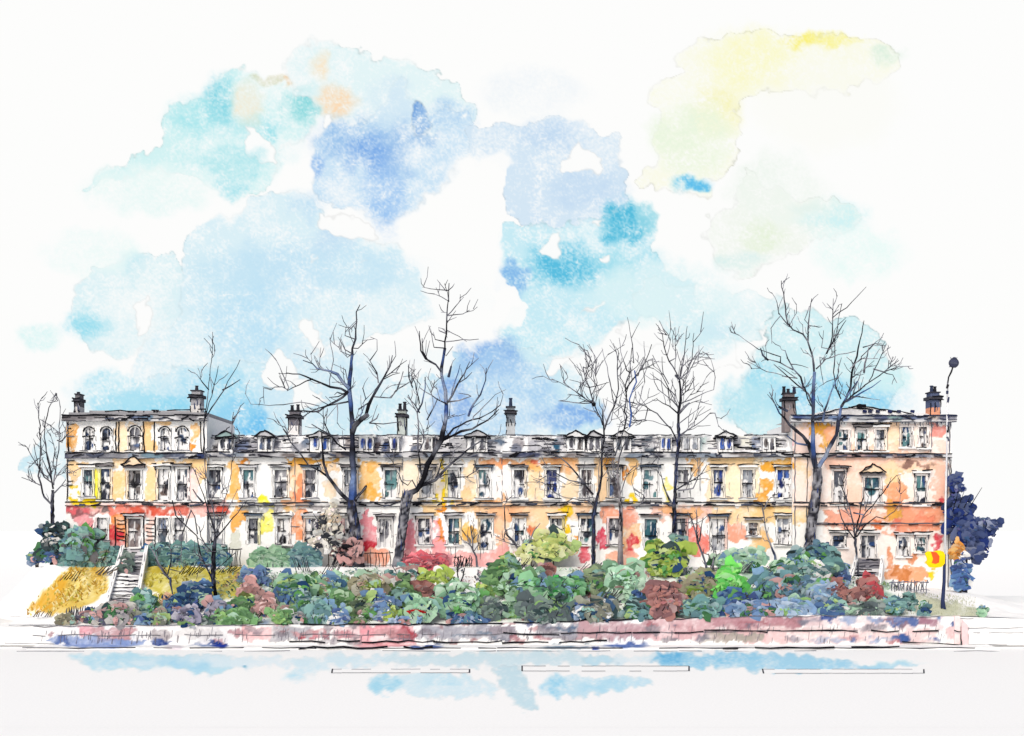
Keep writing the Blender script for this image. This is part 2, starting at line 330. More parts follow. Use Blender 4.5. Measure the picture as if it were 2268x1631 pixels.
RD += [E('P', 1480,1462,36,14,(95,180,228),.8,7,0), E('P', 1600,1460,80,12,(120,196,234),.6,8,0), E('P', 1330,1460,40,14,(190,226,240),.8,5,1), E('P', 1980,1470,60,8,(185,230,243),.6,6,0)]
xs = np.arange(-42, 42.01, .12); ds = np.arange(49.0, 78.01, .16)
GX, GD = np.meshgrid(xs, ds)
px = 1134 + GX.ravel() * FP / GD.ravel(); py = 1150 + CAMZ * FP / GD.ravel()
RD = [(a, tuple(255 - (255 - v) * .9 for v in b), c_, max(d_ * 1.6, 3), e_ * .6) for a, b, c_, d_, e_ in RD]
c = pigment(px, py, RD, PAPER, amp=9, freq=.05, gran=.6, seed=9)
V = np.stack([GX.ravel(), GD.ravel() - 90, np.full(GX.size, .004)], 1)
struct(fastgrid('road', V, len(xs), len(ds), lin(c) * K, M_GROUND))
# lane markings: long white boxes drawn with dark outlines
for (x0, x1, ya, yb, strong) in ((735, 1040, 1483, 1491, 0), (1156, 1526, 1476, 1487, 1), (1690, 2046, 1483, 1492, 2)):
    z = .008
    def gp(px, py): d = CAMZ * FP / (py - 1150); return (X_(px, d), d - 90, z)
    mm = MB(); a = [gp(x0, ya), gp(x1, ya), gp(x1, yb), gp(x0, yb)]
    mm.add(a, [(3, 2, 1, 0)], (251, 251, 250))
    def edge(p, q, w, col):
        n = 14; p = np.array(p); q = np.array(q)
        for i in range(n):
            if rng.random() < .12: continue
            s0 = p + (q - p) * i / n; s1 = p + (q - p) * (i + 1) / n
            j0, j1 = rng.uniform(-.05, .05), rng.uniform(-.05, .05)
            e = np.array([0, w, 0]); up = np.array([0, 0, .004])
            mm.add([s0 - e + up + (0, j0, 0), s1 - e + up + (0, j1, 0), s1 + e + up + (0, j1, 0), s0 + e + up + (0, j0, 0)], [(0, 1, 2, 3)], col)
    edge(a[0], a[1], .11, (70, 70, 78) if strong == 1 else (150, 150, 158)); edge(a[3], a[2], .1, (84, 84, 92) if strong != 2 else (130, 130, 138))
    mm.add([np.array(a[3]) + (-.03, -.1, .005), np.array(a[3]) + (.05, -.1, .005), np.array(a[0]) + (.05, .2, .005), np.array(a[0]) + (-.03, .2, .005)], [(0, 1, 2, 3)], (70, 70, 78))
    mm.add([np.array(a[2]) + (-.05, -.05, .005), np.array(a[2]) + (.04, -.05, .005), np.array(a[1]) + (.04, .0, .005), np.array(a[1]) + (-.04, .0, .005)], [(0, 1, 2, 3)], (80, 80, 90))
    struct(mm.build('lane_marking', M_GROUND))
# pavement with its kerb
PV = [PO('G1', [(270,1265),(380,1225),(480,1230),(1100,1250),(1230,1280),(1140,1310),(830,1340),(480,1320),(380,1290)], (135,160,215), .85, 4),
      E('G1', 450,1275,75,35,(70,100,175),.85,3), E('G1', 1310,1285,90,32,(35,65,150),.9,3), E('G1', 1820,1300,70,26,(40,65,160),.9,3), E('G1', 1680,1300,130,16,(150,165,200),.7,5),
      E('G1', 1430,1330,90,30,(205,195,205),.7,5), E('G2', 190,1305,75,22,(25,55,160),.95,3), E('G2', 60,1300,120,18,(130,150,195),.7,5), E('G2', 1420,1365,100,16,(55,80,160),.9,3), E('G2', 1500,1310,140,30,(244,165,172),.7,4),
      E('G3', 290,1335,70,24,(60,90,160),.9,3), E('G3', 420,1320,90,18,(70,95,160),.85,3), E('G3', 1560,1325,200,16,(110,140,165),.8,4), E('G3', 100,1300,200,26,(244,165,172),.75,4),E('G3', 1830,1330,20,24,(30,60,150),.9,2),
      E('G4', 480,1310,200,24,(85,115,185),.9,4), E('G4', 220,1330,40,20,(40,70,170),.9,3), E('G4', 110,1325,60,14,(120,150,175),.7,4), RC('G4', 150,1210,1900,1285,(240,190,192),.55,10),
      E('G5', 560,1260,230,18,(150,175,215),.8,4), E('G5', 960,1255,120,18,(150,170,212),.8,4), E('G5', 1170,1250,90,30,(60,95,170),.9,3), E('G5', 1460,1258,40,18,(75,105,180),.9,3), E('G5', 760,1255,36,18,(80,110,180),.8,3)]
kz = .12
def strip(name, x0, x1, dz, mat, layers, n, seed):
    """dz: list of (distance, height) down the cross-section"""
    xs = np.arange(x0, x1 + .01, .12)
    V = []; PX = []; PY = []
    for d, z in dz:
        for x in xs:
            V.append((x, d - 90, z)); PX.append(1134 + x * FP / d); PY.append(1150 + (CAMZ - z) * FP / d)
    c = pigment(np.array(PX), np.array(PY), layers, PAPER, amp=2.2, freq=.06, gran=.3, seed=seed)
    return fastgrid(name, np.array(V), len(xs), len(dz), lin(c) * K, mat)
struct(strip('pavement', X_(60, 78), X_(2215, 78), [(78.0, .0), (78.0, kz), (78.15, kz)] + [(78.15 + i * .15, kz + .002) for i in range(1, 14)], M_STONE, PV, 0, 11))
k = MB()
kp = [(50, 1440), (300, 1439), (700, 1441), (1100, 1440), (1500, 1440), (1800, 1438), (2200, 1439)]
for (a, b), (a2, b2) in zip(kp, kp[1:]):
    k.ink((X_(a, 78), -12.01, kz), (X_(a2, 78), -12.01, kz), .028, (70, 70, 78), .02, .18, 1.2)
    k.ink((X_(a, 78), -12.0 - 1.0, .02), (X_(a2, 78), -12.0 - 1.0, .02), .02, (120, 120, 130), .03, .4, 1.5)
k.ink((X_(630, 78), -12.06, kz), (X_(990, 78), -12.06, kz + .03), .05, INK, .06, .15, 1.0); k.ink((X_(1600, 78), -12.06, kz), (X_(1990, 78), -12.06, kz + .08), .05, INK, .03, .12, 1.0)
struct(k.build('kerb', M_STONE))

# ------------------------------------------------------------------ the planted bank
def smooth(t): t = np.clip(t, 0, 1); return t * t * (3 - 2 * t)
def zwall(px): px = np.asarray(px, float); return np.interp(px, [40, 120, 1000, 1800, 2110, 2260], [1.25, 1.33, 1.42, 2.0, 1.9, 1.75])
def zbank(x, d):
    px = 1134 + np.asarray(x, float) * FP / 84.0
    d = np.asarray(d, float); zw = zwall(px); s = np.clip((d - 86) / 2.6, 0, 1) * 150
    zt = np.maximum(np.interp(px + s, [40, 60, 165], [zw.min() - .1, 1.5, 4.7]) * (px < 600) + (px >= 600) * np.interp(px, [600, 1830, 2050, 2180, 2330], [4.7, 4.7, 3.4, 3.0, 2.0]), 1.2)
    t = (d - 80.3) / (87.2 - 80.3)
    return np.maximum(zw, 0) + (zt - zw) * (smooth(t) * .6 + np.clip(t, 0, 1) * .4) * np.where(zt > zw, 1, 1)
def on_bank(px, py):
    """distance and point where the bank shows at this place"""
    ds = np.linspace(80.45, 88.9, 120)
    z = zbank(X_(px, ds), ds)
    yy = 1150 + (CAMZ - z) * FP / ds
    i = int(np.argmin(np.abs(yy - py)))
    return float(ds[i])
_q = random.Random(77)
BKX = [(('e', _q.uniform(500, 1990), _q.uniform(1268, 1385), _q.uniform(14, 46), _q.uniform(8, 24)), _q.choice([(120,160,150), (130,150,180), (110,130,120), (150,180,140), (200,160,158), (92,110,130), (170,200,180), (246,247,246), (246,247,246), (140,150,120)]), .85, 4, 1) for _ in range(110)]
BKX += [(('e', _q.uniform(700, 1850), _q.uniform(1240, 1262), _q.uniform(16, 50), _q.uniform(6, 12)), _q.choice([(222,226,220), (243,214,206), (226,220,224), (206,220,204), (248,248,247)]), .7, 6, .5) for _ in range(40)]
BK = [RC('P', 455, 1262, 2010, 1400, (222, 230, 222), .85, 14, 0)] + BKX + [
      PO('G1', [(110,1000),(220,900),(420,680),(600,610),(700,590),(900,610),(930,740),(800,900),(640,960),(430,1050),(330,1030)], (214,184,92), .95, 4),
      PO('G1', [(110,1000),(220,900),(420,680),(520,700),(480,860),(400,1030),(250,1020)], (202,152,52), .8, 20, .6), E('G1', 640,830,150,110,(224,208,130),.7,24,0), E('G1', 820,690,120,70,(214,170,70),.7,14,.5),
      E('G1', 600,1050,160,40,(205,205,205),.6,6),
      PO('G1', [(1140,680),(1200,670),(1200,590),(1500,610),(1860,640),(2000,700),(2090,860),(1900,890),(1560,915),(1250,885),(1180,800)], (196,184,80), .95, 4), E('G1', 1400,720,170,90,(206,198,110),.6,20,0), E('G1', 1300,640,110,40,(180,158,50),.6,8,.5),
      E('G1', 1700,760,150,80,(212,205,120),.6,20,0),
      PO('G2', [(240,740),(280,590),(460,590),(520,640),(440,690),(330,720)], (205,185,90), .9, 4), E('G2', 440,630,70,50,(172,150,40),.8,4),
      PO('G5', [(1180,880),(1300,870),(1500,900),(1800,980),(1860,1010),(1850,1060),(1790,1070),(1500,1070),(1360,1030),(1180,960)], (200,203,178), .95, 5, .8), E('G5', 1860,1015,18,45,(150,170,140),.9,3),
      RC('P', 540,1232,1000,1262,(250,250,249),.7,6,0), RC('P', 240,1240,300,1352,(250,250,249),.95,5,0),
      E('P', 1020,1280,60,22,(250,250,249),.9,8,0), E('P', 1860,1260,60,22,(250,250,249),.8,8,0), E('P', 1260,1290,20,20,(250,250,249),.8,8,0), RC('P', 1960,1255,2300,1312,(250,250,249),.9,8,0)]
xs = np.arange(X_(-110, 84), X_(2480, 84), .16); ds = np.concatenate([np.arange(80.3, 88.0, .13), [88.5, 89.5, 92, 100, 104, 108]])
GX, GD = np.meshgrid(xs, ds)
zz = zbank(GX, GD) * np.where(GD > 100, np.clip((108 - GD) / 8, 0, 1), 1)
zz += np.where((GD < 88) & (zz > .2), (fbm(GX * .7, GD * .7, 21) - .5) * np.where(GX < X_(470, 84), .7, .3), 0) * np.clip((GD - 80.5) / 2, 0, 1)
zz = np.where(zz < .03, -.15, zz)
px = 1134 + GX * FP / GD; py = 1150 + (CAMZ - zz) * FP / GD
c = pigment(px.ravel(), py.ravel(), BK, PAPER, amp=7, freq=.06, gran=.6, seed=15)
struct(fastgrid('garden_bank', np.stack([GX.ravel(), GD.ravel() - 90, zz.ravel()], 1), len(xs), len(ds), lin(c) * K, M_GROUND))

# retaining wall along the pavement
WL = [RC('P', 100,1380,700,1425,(232,228,230),.5,6,0),
      PO('G1', [(575,1090),(640,1070),(720,1130),(750,1200),(640,1250),(590,1200)], (244,160,172), .9, 3), PO('G1', [(680,1160),(760,1140),(1060,1150),(1120,1200),(1000,1260),(760,1285),(700,1220)], (208,150,155), .9, 3),
      PO('G1', [(1210,1160),(1390,1160),(1410,1230),(1350,1290),(1220,1270)], (178,168,172), .9, 3), E('G1', 1650,1200,200,50,(226,222,224),.7,6), E('G1', 340,1210,24,24,(150,90,105),.8,2),
      E('G2', 330,1200,55,48,(200,150,158),.9,3), RC('G2', 390,1140,640,1270,(244,178,182),.85,4), RC('G2', 640,1130,1000,1270,(178,176,186),.9,4), E('G2', 920,1235,34,44,(205,60,75),.95,2), E('G2', 1040,1215,42,52,(205,100,115),.95,2), RC('G2', 1100,1175,1165,1255,(170,70,85),.95,2),
      E('G2', 1275,1205,80,45,(195,85,100),.95,2), RC('G2', 1090,1200,1470,1235,(130,125,140),.7,3), RC('G2', 1180,1130,1420,1260,(225,170,178),.6,4), RC('G2', 1420,1120,1900,1330,(244,160,172),.92,3), E('G2', 1800,1190,60,44,(160,60,78),.9,3),
      PO('G3', [(105,1200),(130,1150),(200,1145),(280,1200),(305,1240),(250,1250),(150,1230)], (190,65,80), .95, 3), RC('G3', 300,1130,1170,1260,(170,168,182),.9,4), E('G3', 560,1190,300,50,(160,160,174),.6,8,.3), RC('G3', 920,1130,1165,1205,(160,148,160),.8,3), E('G3', 650,1225,50,14,(120,140,165),.8,2), E('G3', 900,1215,110,14,(120,140,165),.8,2),
      RC('G3', 1170,1100,1330,1240,(244,244,246),.9,4), E('G3', 1270,1115,40,22,(35,60,160),.95,2), RC('G3', 1330,1120,1760,1250,(165,162,176),.9,4), E('G3', 1480,1155,130,14,(95,120,150),.85,2), E('G3', 1640,1160,36,26,(90,115,150),.85,2), RC('G3', 1740,1100,1900,1260,(200,165,172),.85,4),
      RC('G4', 60,1090,700,1250,(205,160,168),.9,4), RC('G4', 690,1060,1600,1260,(226,178,184),.9,5), RC('G4', 1240,1045,2200,1150,(196,140,150),.92,4), RC('G4', 1500,1150,1900,1290,(236,190,192),.9,4), RC('G4', 1140,1200,1680,1275,(178,168,158),.92,3), E('G4', 910,1135,14,12,(80,100,140),.9,2),
      E('G4', 1390,1150,50,26,(238,205,208),.8,4), RC('G5', -20,1040,310,1150,(196,135,146),.9,4), RC('G5', 120,1040,300,1075,(150,120,135),.7,4), RC('G5', 300,1050,1550,1170,(240,215,218),.85,5), E('G5', 520,1060,85,36,(40,70,155),.95,3), E('G5', 700,1080,90,46,(150,172,215),.85,3), E('G5', 920,1090,80,34,(150,170,212),.85,3),
      PO('G5', [(990,1090),(1060,1070),(1140,1065),(1170,1035),(1300,1045),(1320,1130),(1100,1140),(1000,1120)], (85,110,175), .92, 3), PO('G5', [(1310,1040),(1350,1030),(1400,1060),(1470,1060),(1475,1130),(1380,1150),(1315,1110)], (170,120,140), .92, 3), E('G5', 1500,1090,34,30,(120,150,205),.85,3),
      RC('G5', -20,1165,1480,1290,(243,205,205),.85,5), RC('G5', 1560,1130,1760,1290,(236,196,198),.9,3), E('G5', 1610,1110,26,28,(35,65,150),.9,2)]
rw = empty('retaining_wall', (0, -10, 0), 'long low retaining wall of pink and grey sandstone blocks beside the pavement', 'wall')
xs = np.arange(X_(-70, 80), X_(2420, 80), .10); rows = 17
V = []; PX = []; PY = []
for j in range(rows):
    for x in xs:
        px = 1134 + x * FP / 80; zt = float(zwall(px)); z = kz - .05 + (zt - kz + .05) * j / (rows - 1)
        V.append((x, -10, z)); PX.append(px); PY.append(1150 + (CAMZ - z) * FP / 80)
WL += [(('e', rng.uniform(1850, 2110), rng.uniform(1375, 1424), rng.uniform(8, 26), rng.uniform(4, 9)), (249, 248, 248), .85, 4, 0) for _ in range(12)]
WL += [l for l in PV if l[0][0] == 'p' or l[1][2] > 140 and l[1][0] < 160]
WL += [(('e', rng.uniform(480, 2050), rng.uniform(1372, 1426), rng.uniform(8, 34), rng.uniform(3, 9)), rng.choice([(248,246,246), (140,130,142), (216,160,166), (186,106,116), (120,124,146), (172,120,126)]), .75, 3, 1) for _ in range(70)]
WL = [(a, tuple((.84 * v + .16 * (sum(b) / 3)) * (.94 if min(b) < 235 else 1) for v in b), c_ * .93, d_, e_) for a, b, c_, d_, e_ in WL]
c = pigment(np.array(PX), np.array(PY), WL, PAPER, amp=7, freq=.07, gran=.5, seed=31)
m = MB(); m.grid(V, len(xs), rows, c)
n0 = len(m.v)
top = [(x, -9.7, float(zwall(1134 + x * FP / 80))) for x in xs]; bot = [(x, -9.7, 0) for x in xs]
m.v += top + bot; m.c += [PAPER] * (2 * len(xs))
n = len(xs)
for i in range(n - 1):
    a = (rows - 1) * n + i
    m.f.append((a, a + 1, n0 + i + 1, n0 + i)); m.f.append((n0 + i, n0 + i + 1, n0 + n + i + 1, n0 + n + i))
m.build('wall_body', M_STONE, rw)
m = MB(); xr = X_(2116, 80)
m.box(xr - .1, xr + .26, -10.14, -9.8, 0, 1.95, (243, 222, 222))
m.add([(xr + .32, -10.21, .1), (xr + .75, -10.12, .1), (xr + .75, -10.12, 1.35), (xr + .32, -10.21, 1.75)], [(0, 1, 2, 3)], (240, 208, 210))
m.ink((xr - .1, -10.26, 1.1), (xr + .2, -10.26, .9), .03, INK, .05, 0, .3); m.ink((xr + .3, -10.26, .15), (xr + .32, -10.26, .85), .03, INK, .05, 0, .3); m.ink((xr - 3.4, -10.1, .3), (xr + .3, -10.26, .14), .03, INK, .03, 0, .6)
m.build('pier', M_STONE, rw)
m = MB()
for a, b, y0, y1 in ((2119, 2230, 1428, 1428), (2130, 2268, 1391, 1391), (2140, 2268, 1401, 1402), (2117, 2157, 1371, 1371), (0, 110, 1366, 1367), (20, 160, 1385, 1384), (10, 120, 1425, 1426)):
    m.ink(P3(a, y0, 79.95), P3(b, y1, 79.95), .016, (150, 150, 156), .02, .12, .5)
m.build('course_line', M_STONE, rw)
m = MB()
cp = [72, 300, 520, 640, 800, 960, 1113, 1240, 1400, 1560, 1700, 1900, 2080]
for i, (a, b) in enumerate(zip(cp, cp[1:])):
    za, zb = float(zwall(a)), float(zwall(b)); dk = .045 if 3 <= i <= 7 else .022
    m.ink((X_(a, 80), -10.04, za), (X_(b, 80), -10.04, zb), dk, INK if 2 <= i <= 8 else (110, 110, 118), .04, .12, .9)
    h = .47
    m.ink((X_(a, 80), -10.03, za * h + .1), (X_(b, 80), -10.03, zb * h + .1), .02, (110, 110, 118), .04, .3, .9)
    if i >= 6: m.ink((X_(a, 80), -10.05, zb * .52), (X_(b, 80), -10.05, zb * .5), .038, INK, .05, .1, 1.0)
    if 3 <= i <= 7: m.ink((X_(a, 80), -10.05, .3), (X_(b, 80), -10.05, .34), .045, INK, .06, .15, .9)
m.build('coping', M_STONE, rw)
m = MB()
for i in range(260):
    px = rng.uniform(90, 2090); zt = float(zwall(px)); z0 = rng.uniform(.15, zt * .6)
    s = rng.uniform(.2, .5)
    m.ink((X_(px, 80), -10.02, z0), (X_(px, 80) + s * .15, -10.02, z0 + s), .014, (135, 130, 140), .01, 0, .3)
m.build('joint', M_STONE, rw)
# ------------------------------------------------------------------ house fronts: colours of the stone and paint
FC = [
 # left end house
 E('F1',570,740,85,110,(244,178,100)), E('F1',560,800,40,60,(240,164,76)), E('F1',545,880,22,30,(240,180,110)), RC('F1',1010,620,1330,900,(250,224,190),.9,4), RC('F1',1310,590,1420,905,(248,206,150),.92), E('F1',1510,615,110,36,(248,206,150)), E('F1',1820,715,45,95,(244,178,100)), E('F1',1780,850,26,52,(242,150,60)),
 RC('F1',540,1010,720,1070,(249,214,165),.9), E('F1',600,1120,80,90,(249,214,165)), E('F1',585,1270,55,40,(248,205,30)), PO('F1',[(550,1440),(560,1350),(640,1350),(690,1400),(740,1340),(880,1340),(890,1430),(780,1460),(640,1475)],(248,214,24),.95), RC('F1',800,1090,880,1400,(247,234,70),.85),
 RC('F1',970,1080,1130,1420,(248,203,145),.92), RC('F1',1310,1060,1450,1420,(249,212,160),.92), RC('F1',990,985,1880,1045,(249,212,160),.9), RC('F1',1770,1060,1880,1400,(249,222,218),.92), E('F1',1890,1090,50,110,(248,200,140)),
 RC('F1',520,1450,2150,1560,(242,190,182),.9), E('F1',650,1500,150,38,(222,105,112)), E('F1',680,1545,160,28,(150,95,100),.8), E('F1',900,1500,60,40,(125,110,110),.85), RC('F1',930,1450,1310,1570,(232,130,112),.9), E('F1',1240,1530,80,50,(212,95,75)), E('F1',1500,1500,150,45,(216,92,72)), E('F1',1650,1500,110,45,(216,110,95)),
 PO('G1',[(540,165),(740,165),(745,330),(700,370),(600,290),(540,240)],(240,160,166),.92), RC('G1',870,150,1020,380,(236,146,84),.92), E('G1',920,360,70,90,(214,62,76)), PO('G1',[(750,420),(840,350),(1020,380),(1025,440),(900,470),(780,450)],(243,150,145),.92), RC('G1',1180,160,1265,450,(249,216,206),.9),
 RC('G1',440,455,950,570,(120,160,155),.8), RC('G1',1230,445,1870,580,(105,150,145),.8),
 # second house
 E('F2',150,1060,110,80,(249,210,155)), E('F2',130,1160,60,60,(249,206,150)), RC('F2',430,1040,550,1430,(243,184,104),.94), E('F2',480,1050,140,36,(245,192,118)), E('F2',595,1000,36,44,(240,150,60)), RC('F2',-20,1060,130,1420,(249,222,218),.8), RC('F2',190,1410,440,1530,(243,176,176),.9), E('F2',360,1520,90,55,(214,88,72)), E('F2',540,1560,90,100,(245,178,95)),
 E('G2',350,230,75,75,(245,180,98)), E('G2',330,390,75,85,(222,224,212)), PO('F2',[(730,1440),(750,1370),(800,1365),(880,1420),(900,1480),(820,1470)],(250,234,60),.95), RC('F2',530,1450,900,1510,(160,160,160),.8), RC('G2',540,120,660,330,(250,240,110),.92), RC('F2',900,1440,1620,1510,(185,180,182),.75), E('F2',1040,1500,70,30,(240,190,120)),
 # third house
 RC('F2',1000,970,1560,1030,(241,178,84),.92), RC('F2',1050,1020,1230,1440,(250,212,170),.92), E('F2',1180,1190,60,100,(242,158,112)), RC('F2',985,1310,1240,1470,(246,190,150),.85), E('F2',1160,1345,80,72,(240,146,104)), RC('F2',1390,1020,1570,1140,(250,214,172),.9), E('F2',1450,1310,90,110,(252,228,198)), RC('F2',1740,995,1985,1390,(246,200,138),.92), E('F2',1850,1040,120,60,(243,182,98)), E('F2',1880,1330,85,85,(239,176,80)),
 PO('G2',[(820,120),(950,120),(1020,260),(1010,330),(940,400),(870,390),(820,290)],(245,156,108),.92), E('G2',870,480,32,70,(244,170,110)), E('G2',1130,210,130,70,(252,228,198)), PO('G2',[(1430,240),(1445,110),(1500,160),(1560,260),(1560,480),(1430,490)],(241,150,160),.92), E('G2',1500,440,66,58,(208,52,68)), PO('G2',[(1200,440),(1220,270),(1300,330),(1370,300),(1400,480),(1390,610),(1200,620)],(241,150,142),.88), E('G2',1275,260,22,40,(214,60,76)), E('G2',1560,540,130,80,(246,172,146)),
 RC('F2',2040,940,2200,1000,(170,170,172),.8,4), RC('F3',80,1010,250,1060,(250,216,170),.8),
 # fourth house
 RC('F3',200,985,700,1420,(253,236,212),.85), RC('F3',690,1000,745,1450,(249,212,24),.96,2), E('F3',630,1390,48,56,(249,218,50)), RC('F3',920,1010,1080,1420,(252,226,190),.92), PO('F3',[(820,1440),(830,1370),(890,1300),(930,1250),(1040,1340),(1060,1440)],(248,208,158),.92), E('F3',1150,1420,110,50,(245,180,108)), RC('F3',690,1440,750,1540,(241,152,52),.95,2), E('F3',810,1440,26,34,(249,216,60)),
 RC('F3',800,1440,1260,1530,(248,200,150),.9), RC('G3',310,75,500,190,(250,214,162),.9), PO('G3',[(160,560),(150,400),(190,260),(230,180),(270,300),(295,430),(280,540)],(226,140,150),.92), PO('G3',[(410,540),(430,240),(470,190),(530,240),(545,540)],(242,164,168),.92), RC('G3',470,205,525,370,(241,140,56),.95,2), E('G3',750,330,90,85,(248,192,100)), RC('G3',150,480,1130,640,(243,178,176),.85,4), RC('G3',970,130,1060,420,(248,196,162),.92), E('G3',1030,480,70,80,(243,172,166)), RC('G3',830,60,1060,170,(247,196,140),.85),
 # fifth house
 RC('F3',1090,985,1700,1060,(245,180,128),.92), E('F3',1280,1030,120,50,(243,160,110)), E('F3',1620,1080,90,70,(246,186,112)), E('F3',1660,1000,50,32,(226,112,82)), RC('F3',1560,1090,1740,1430,(250,218,176),.92), RC('F3',1240,1100,1400,1420,(251,240,236),.85), RC('F3',1080,1430,2230,1600,(249,206,166),.88,4), E('F3',1200,1400,110,44,(246,180,120)), E('F3',1950,1530,90,80,(250,206,44)), RC('G3',1545,90,1620,330,(250,206,44),.92), PO('G3',[(1640,300),(1700,360),(1700,520),(1650,520)],(244,160,64),.9), RC('F3',1930,1060,2090,1400,(252,226,190),.92), RC('F3',1720,950,2080,1050,(245,182,122),.92), E('F3',1880,965,60,30,(226,120,88)), E('G3',1320,320,44,64,(232,132,92)), RC('G3',1000,200,1100,420,(249,205,168),.8), E('G3',1100,140,220,60,(247,186,140),.7),E('G3',1380,180,180,120,(250,212,170),.85),
 # sixth house
 PO('F4',[(-90,960),(60,950),(150,1010),(170,1090),(120,1140),(-60,1080)],(245,180,120),.92), RC('F4',370,930,560,1420,(251,216,174),.92), E('F4',500,990,66,60,(240,172,84)), RC('F4',690,960,780,1230,(248,204,145),.92), E('F4',655,1130,30,85,(240,150,64)), E('F4',730,1385,56,52,(249,210,20)), RC('F4',1060,1160,1105,1430,(250,236,104),.85), RC('F4',1290,980,1440,1130,(246,188,118),.92), RC('F4',1490,980,1560,1420,(252,230,200),.9),
 PO('G4',[(250,90),(480,90),(540,160),(570,240),(420,250),(300,240),(250,180)],(244,168,140),.92), E('G4',500,180,80,90,(243,162,138)), RC('G4',440,240,600,470,(249,190,140),.9), E('G4',270,370,52,95,(226,84,106)), E('G4',530,440,40,100,(214,58,74)), PO('G4',[(300,640),(310,500),(440,440),(600,480),(620,600),(480,660)],(248,184,160),.9), E('G4',130,510,38,75,(238,108,124)), PO('G4',[(1015,480),(1010,290),(1080,300),(1140,260),(1190,330),(1240,480),(1180,540),(1050,520)],(241,134,122),.92), RC('G4',700,80,1250,210,(250,206,190),.88), E('G4',860,130,100,60,(247,186,136)), E('G4',1060,150,100,50,(247,190,140)),
 # seventh house
 RC('F4',1500,970,2060,1440,(253,233,200),.92), RC('F4',1500,985,1990,1060,(251,216,165),.9), PO('F5',[(130,1020),(140,900),(300,885),(520,905),(610,960),(600,1080),(520,1040),(300,1020)],(234,168,64),.94), E('F5',560,1040,44,110,(240,182,90)), E('F5',185,1190,45,100,(236,166,70)), PO('F5',[(60,1290),(90,1240),(200,1230),(240,1300),(150,1340),(70,1330)],(236,168,72),.92), RC('F4',1560,1470,2190,1640,(251,214,166),.92), E('G4',1440,330,105,100,(242,168,142)), E('G4',1650,400,85,130,(247,200,138)), E('G4',1700,140,80,90,(240,178,84)), RC('F5',40,1350,600,1520,(250,216,160),.85,5), E('F5',620,1260,36,60,(226,150,76)),
 # right end house
 RC('F5',430,560,1895,1400,(251,228,216),.75,6), RC('F5',740,1390,1895,1900,(251,232,222),.6,8),
 PO('F5',[(505,560),(790,545),(830,640),(700,680),(540,665)],(234,168,64),.94), E('F5',735,720,34,90,(238,172,80)), RC('F5',430,570,600,870,(249,222,212),.9), E('F5',385,745,42,95,(240,142,148)), E('F5',780,650,60,80,(246,176,136)), RC('F5',1270,555,1450,850,(251,216,182),.92), RC('F5',960,770,1480,870,(250,208,182),.9), RC('F5',1750,560,1875,690,(236,152,142),.92), E('F5',1840,810,60,60,(250,214,200)), RC('F5',1260,830,1720,870,(250,208,182),.85),
 RC('F5',745,890,1890,1000,(249,204,182),.92), PO('F5',[(1300,1060),(1310,940),(1400,920),(1460,1000),(1470,1200),(1300,1150)],(248,208,156),.92), RC('F5',1760,940,1895,1390,(248,194,172),.92), PO('F5',[(945,1290),(960,1160),(1010,1140),(1050,1220),(1040,1300)],(246,180,152),.92), RC('F5',940,1000,1100,1400,(250,212,192),.85), PO('F5',[(1310,1400),(1320,1140),(1430,1110),(1520,1180),(1510,1260),(1440,1400)],(240,164,122),.92), E('F5',1835,1315,26,48,(216,84,88)), E('F5',1380,1400,50,100,(234,168,80),.8), RC('F5',1290,930,1780,1020,(250,212,180),.8), E('F5',1600,955,180,26,(150,115,105),.85),
 RC('F5',740,1395,1890,1510,(246,184,156),.9), PO('G5',[(510,180),(540,120),(820,110),(850,180),(800,320),(530,300)],(245,172,148),.92), E('G5',1180,245,120,50,(226,124,100)), RC('G5',1030,110,1160,210,(228,166,78),.85), RC('G5',1160,90,1530,310,(242,160,126),.85), E('G5',940,250,46,52,(232,128,80)), E('G5',1370,215,90,66,(238,142,112)), RC('G5',1000,290,1430,330,(244,160,130),.7), E('G5',1480,400,44,60,(224,80,92)),
 PO('G5',[(1390,600),(1390,490),(1460,470),(1530,500),(1535,610),(1470,625)],(249,212,16),.95), RC('G5',1425,490,1490,590,(238,92,44),.95), E('G5',1415,690,50,40,(249,208,30)), E('G5',1070,560,34,90,(228,150,110)), E('G5',1262,550,30,42,(226,150,110)), PO('G5',[(1015,740),(1030,630),(1260,595),(1390,640),(1420,760)],(242,172,132),.92), E('G5',1170,680,90,64,(206,130,78)),
]
def cornice_pig(seed, y0, y1):
    q = random.Random(seed); L = []
    for i in range(46):
        px = 130 + i * 44 + q.uniform(-18, 18)
        col = q.choice([(104,106,116), (130,130,138), (84,92,114), (114,106,106), (150,150,156), (70,74,88), (120,132,148), (180,180,184), (48,54,82)])
        L.append((('e', px, (y0 + y1) / 2 + q.uniform(-3, 3), q.uniform(12, 34), (y1 - y0) * q.uniform(.35, .7)), col, .85, 3, 1))
    return L
CORN = cornice_pig(4, 1003, 1016)
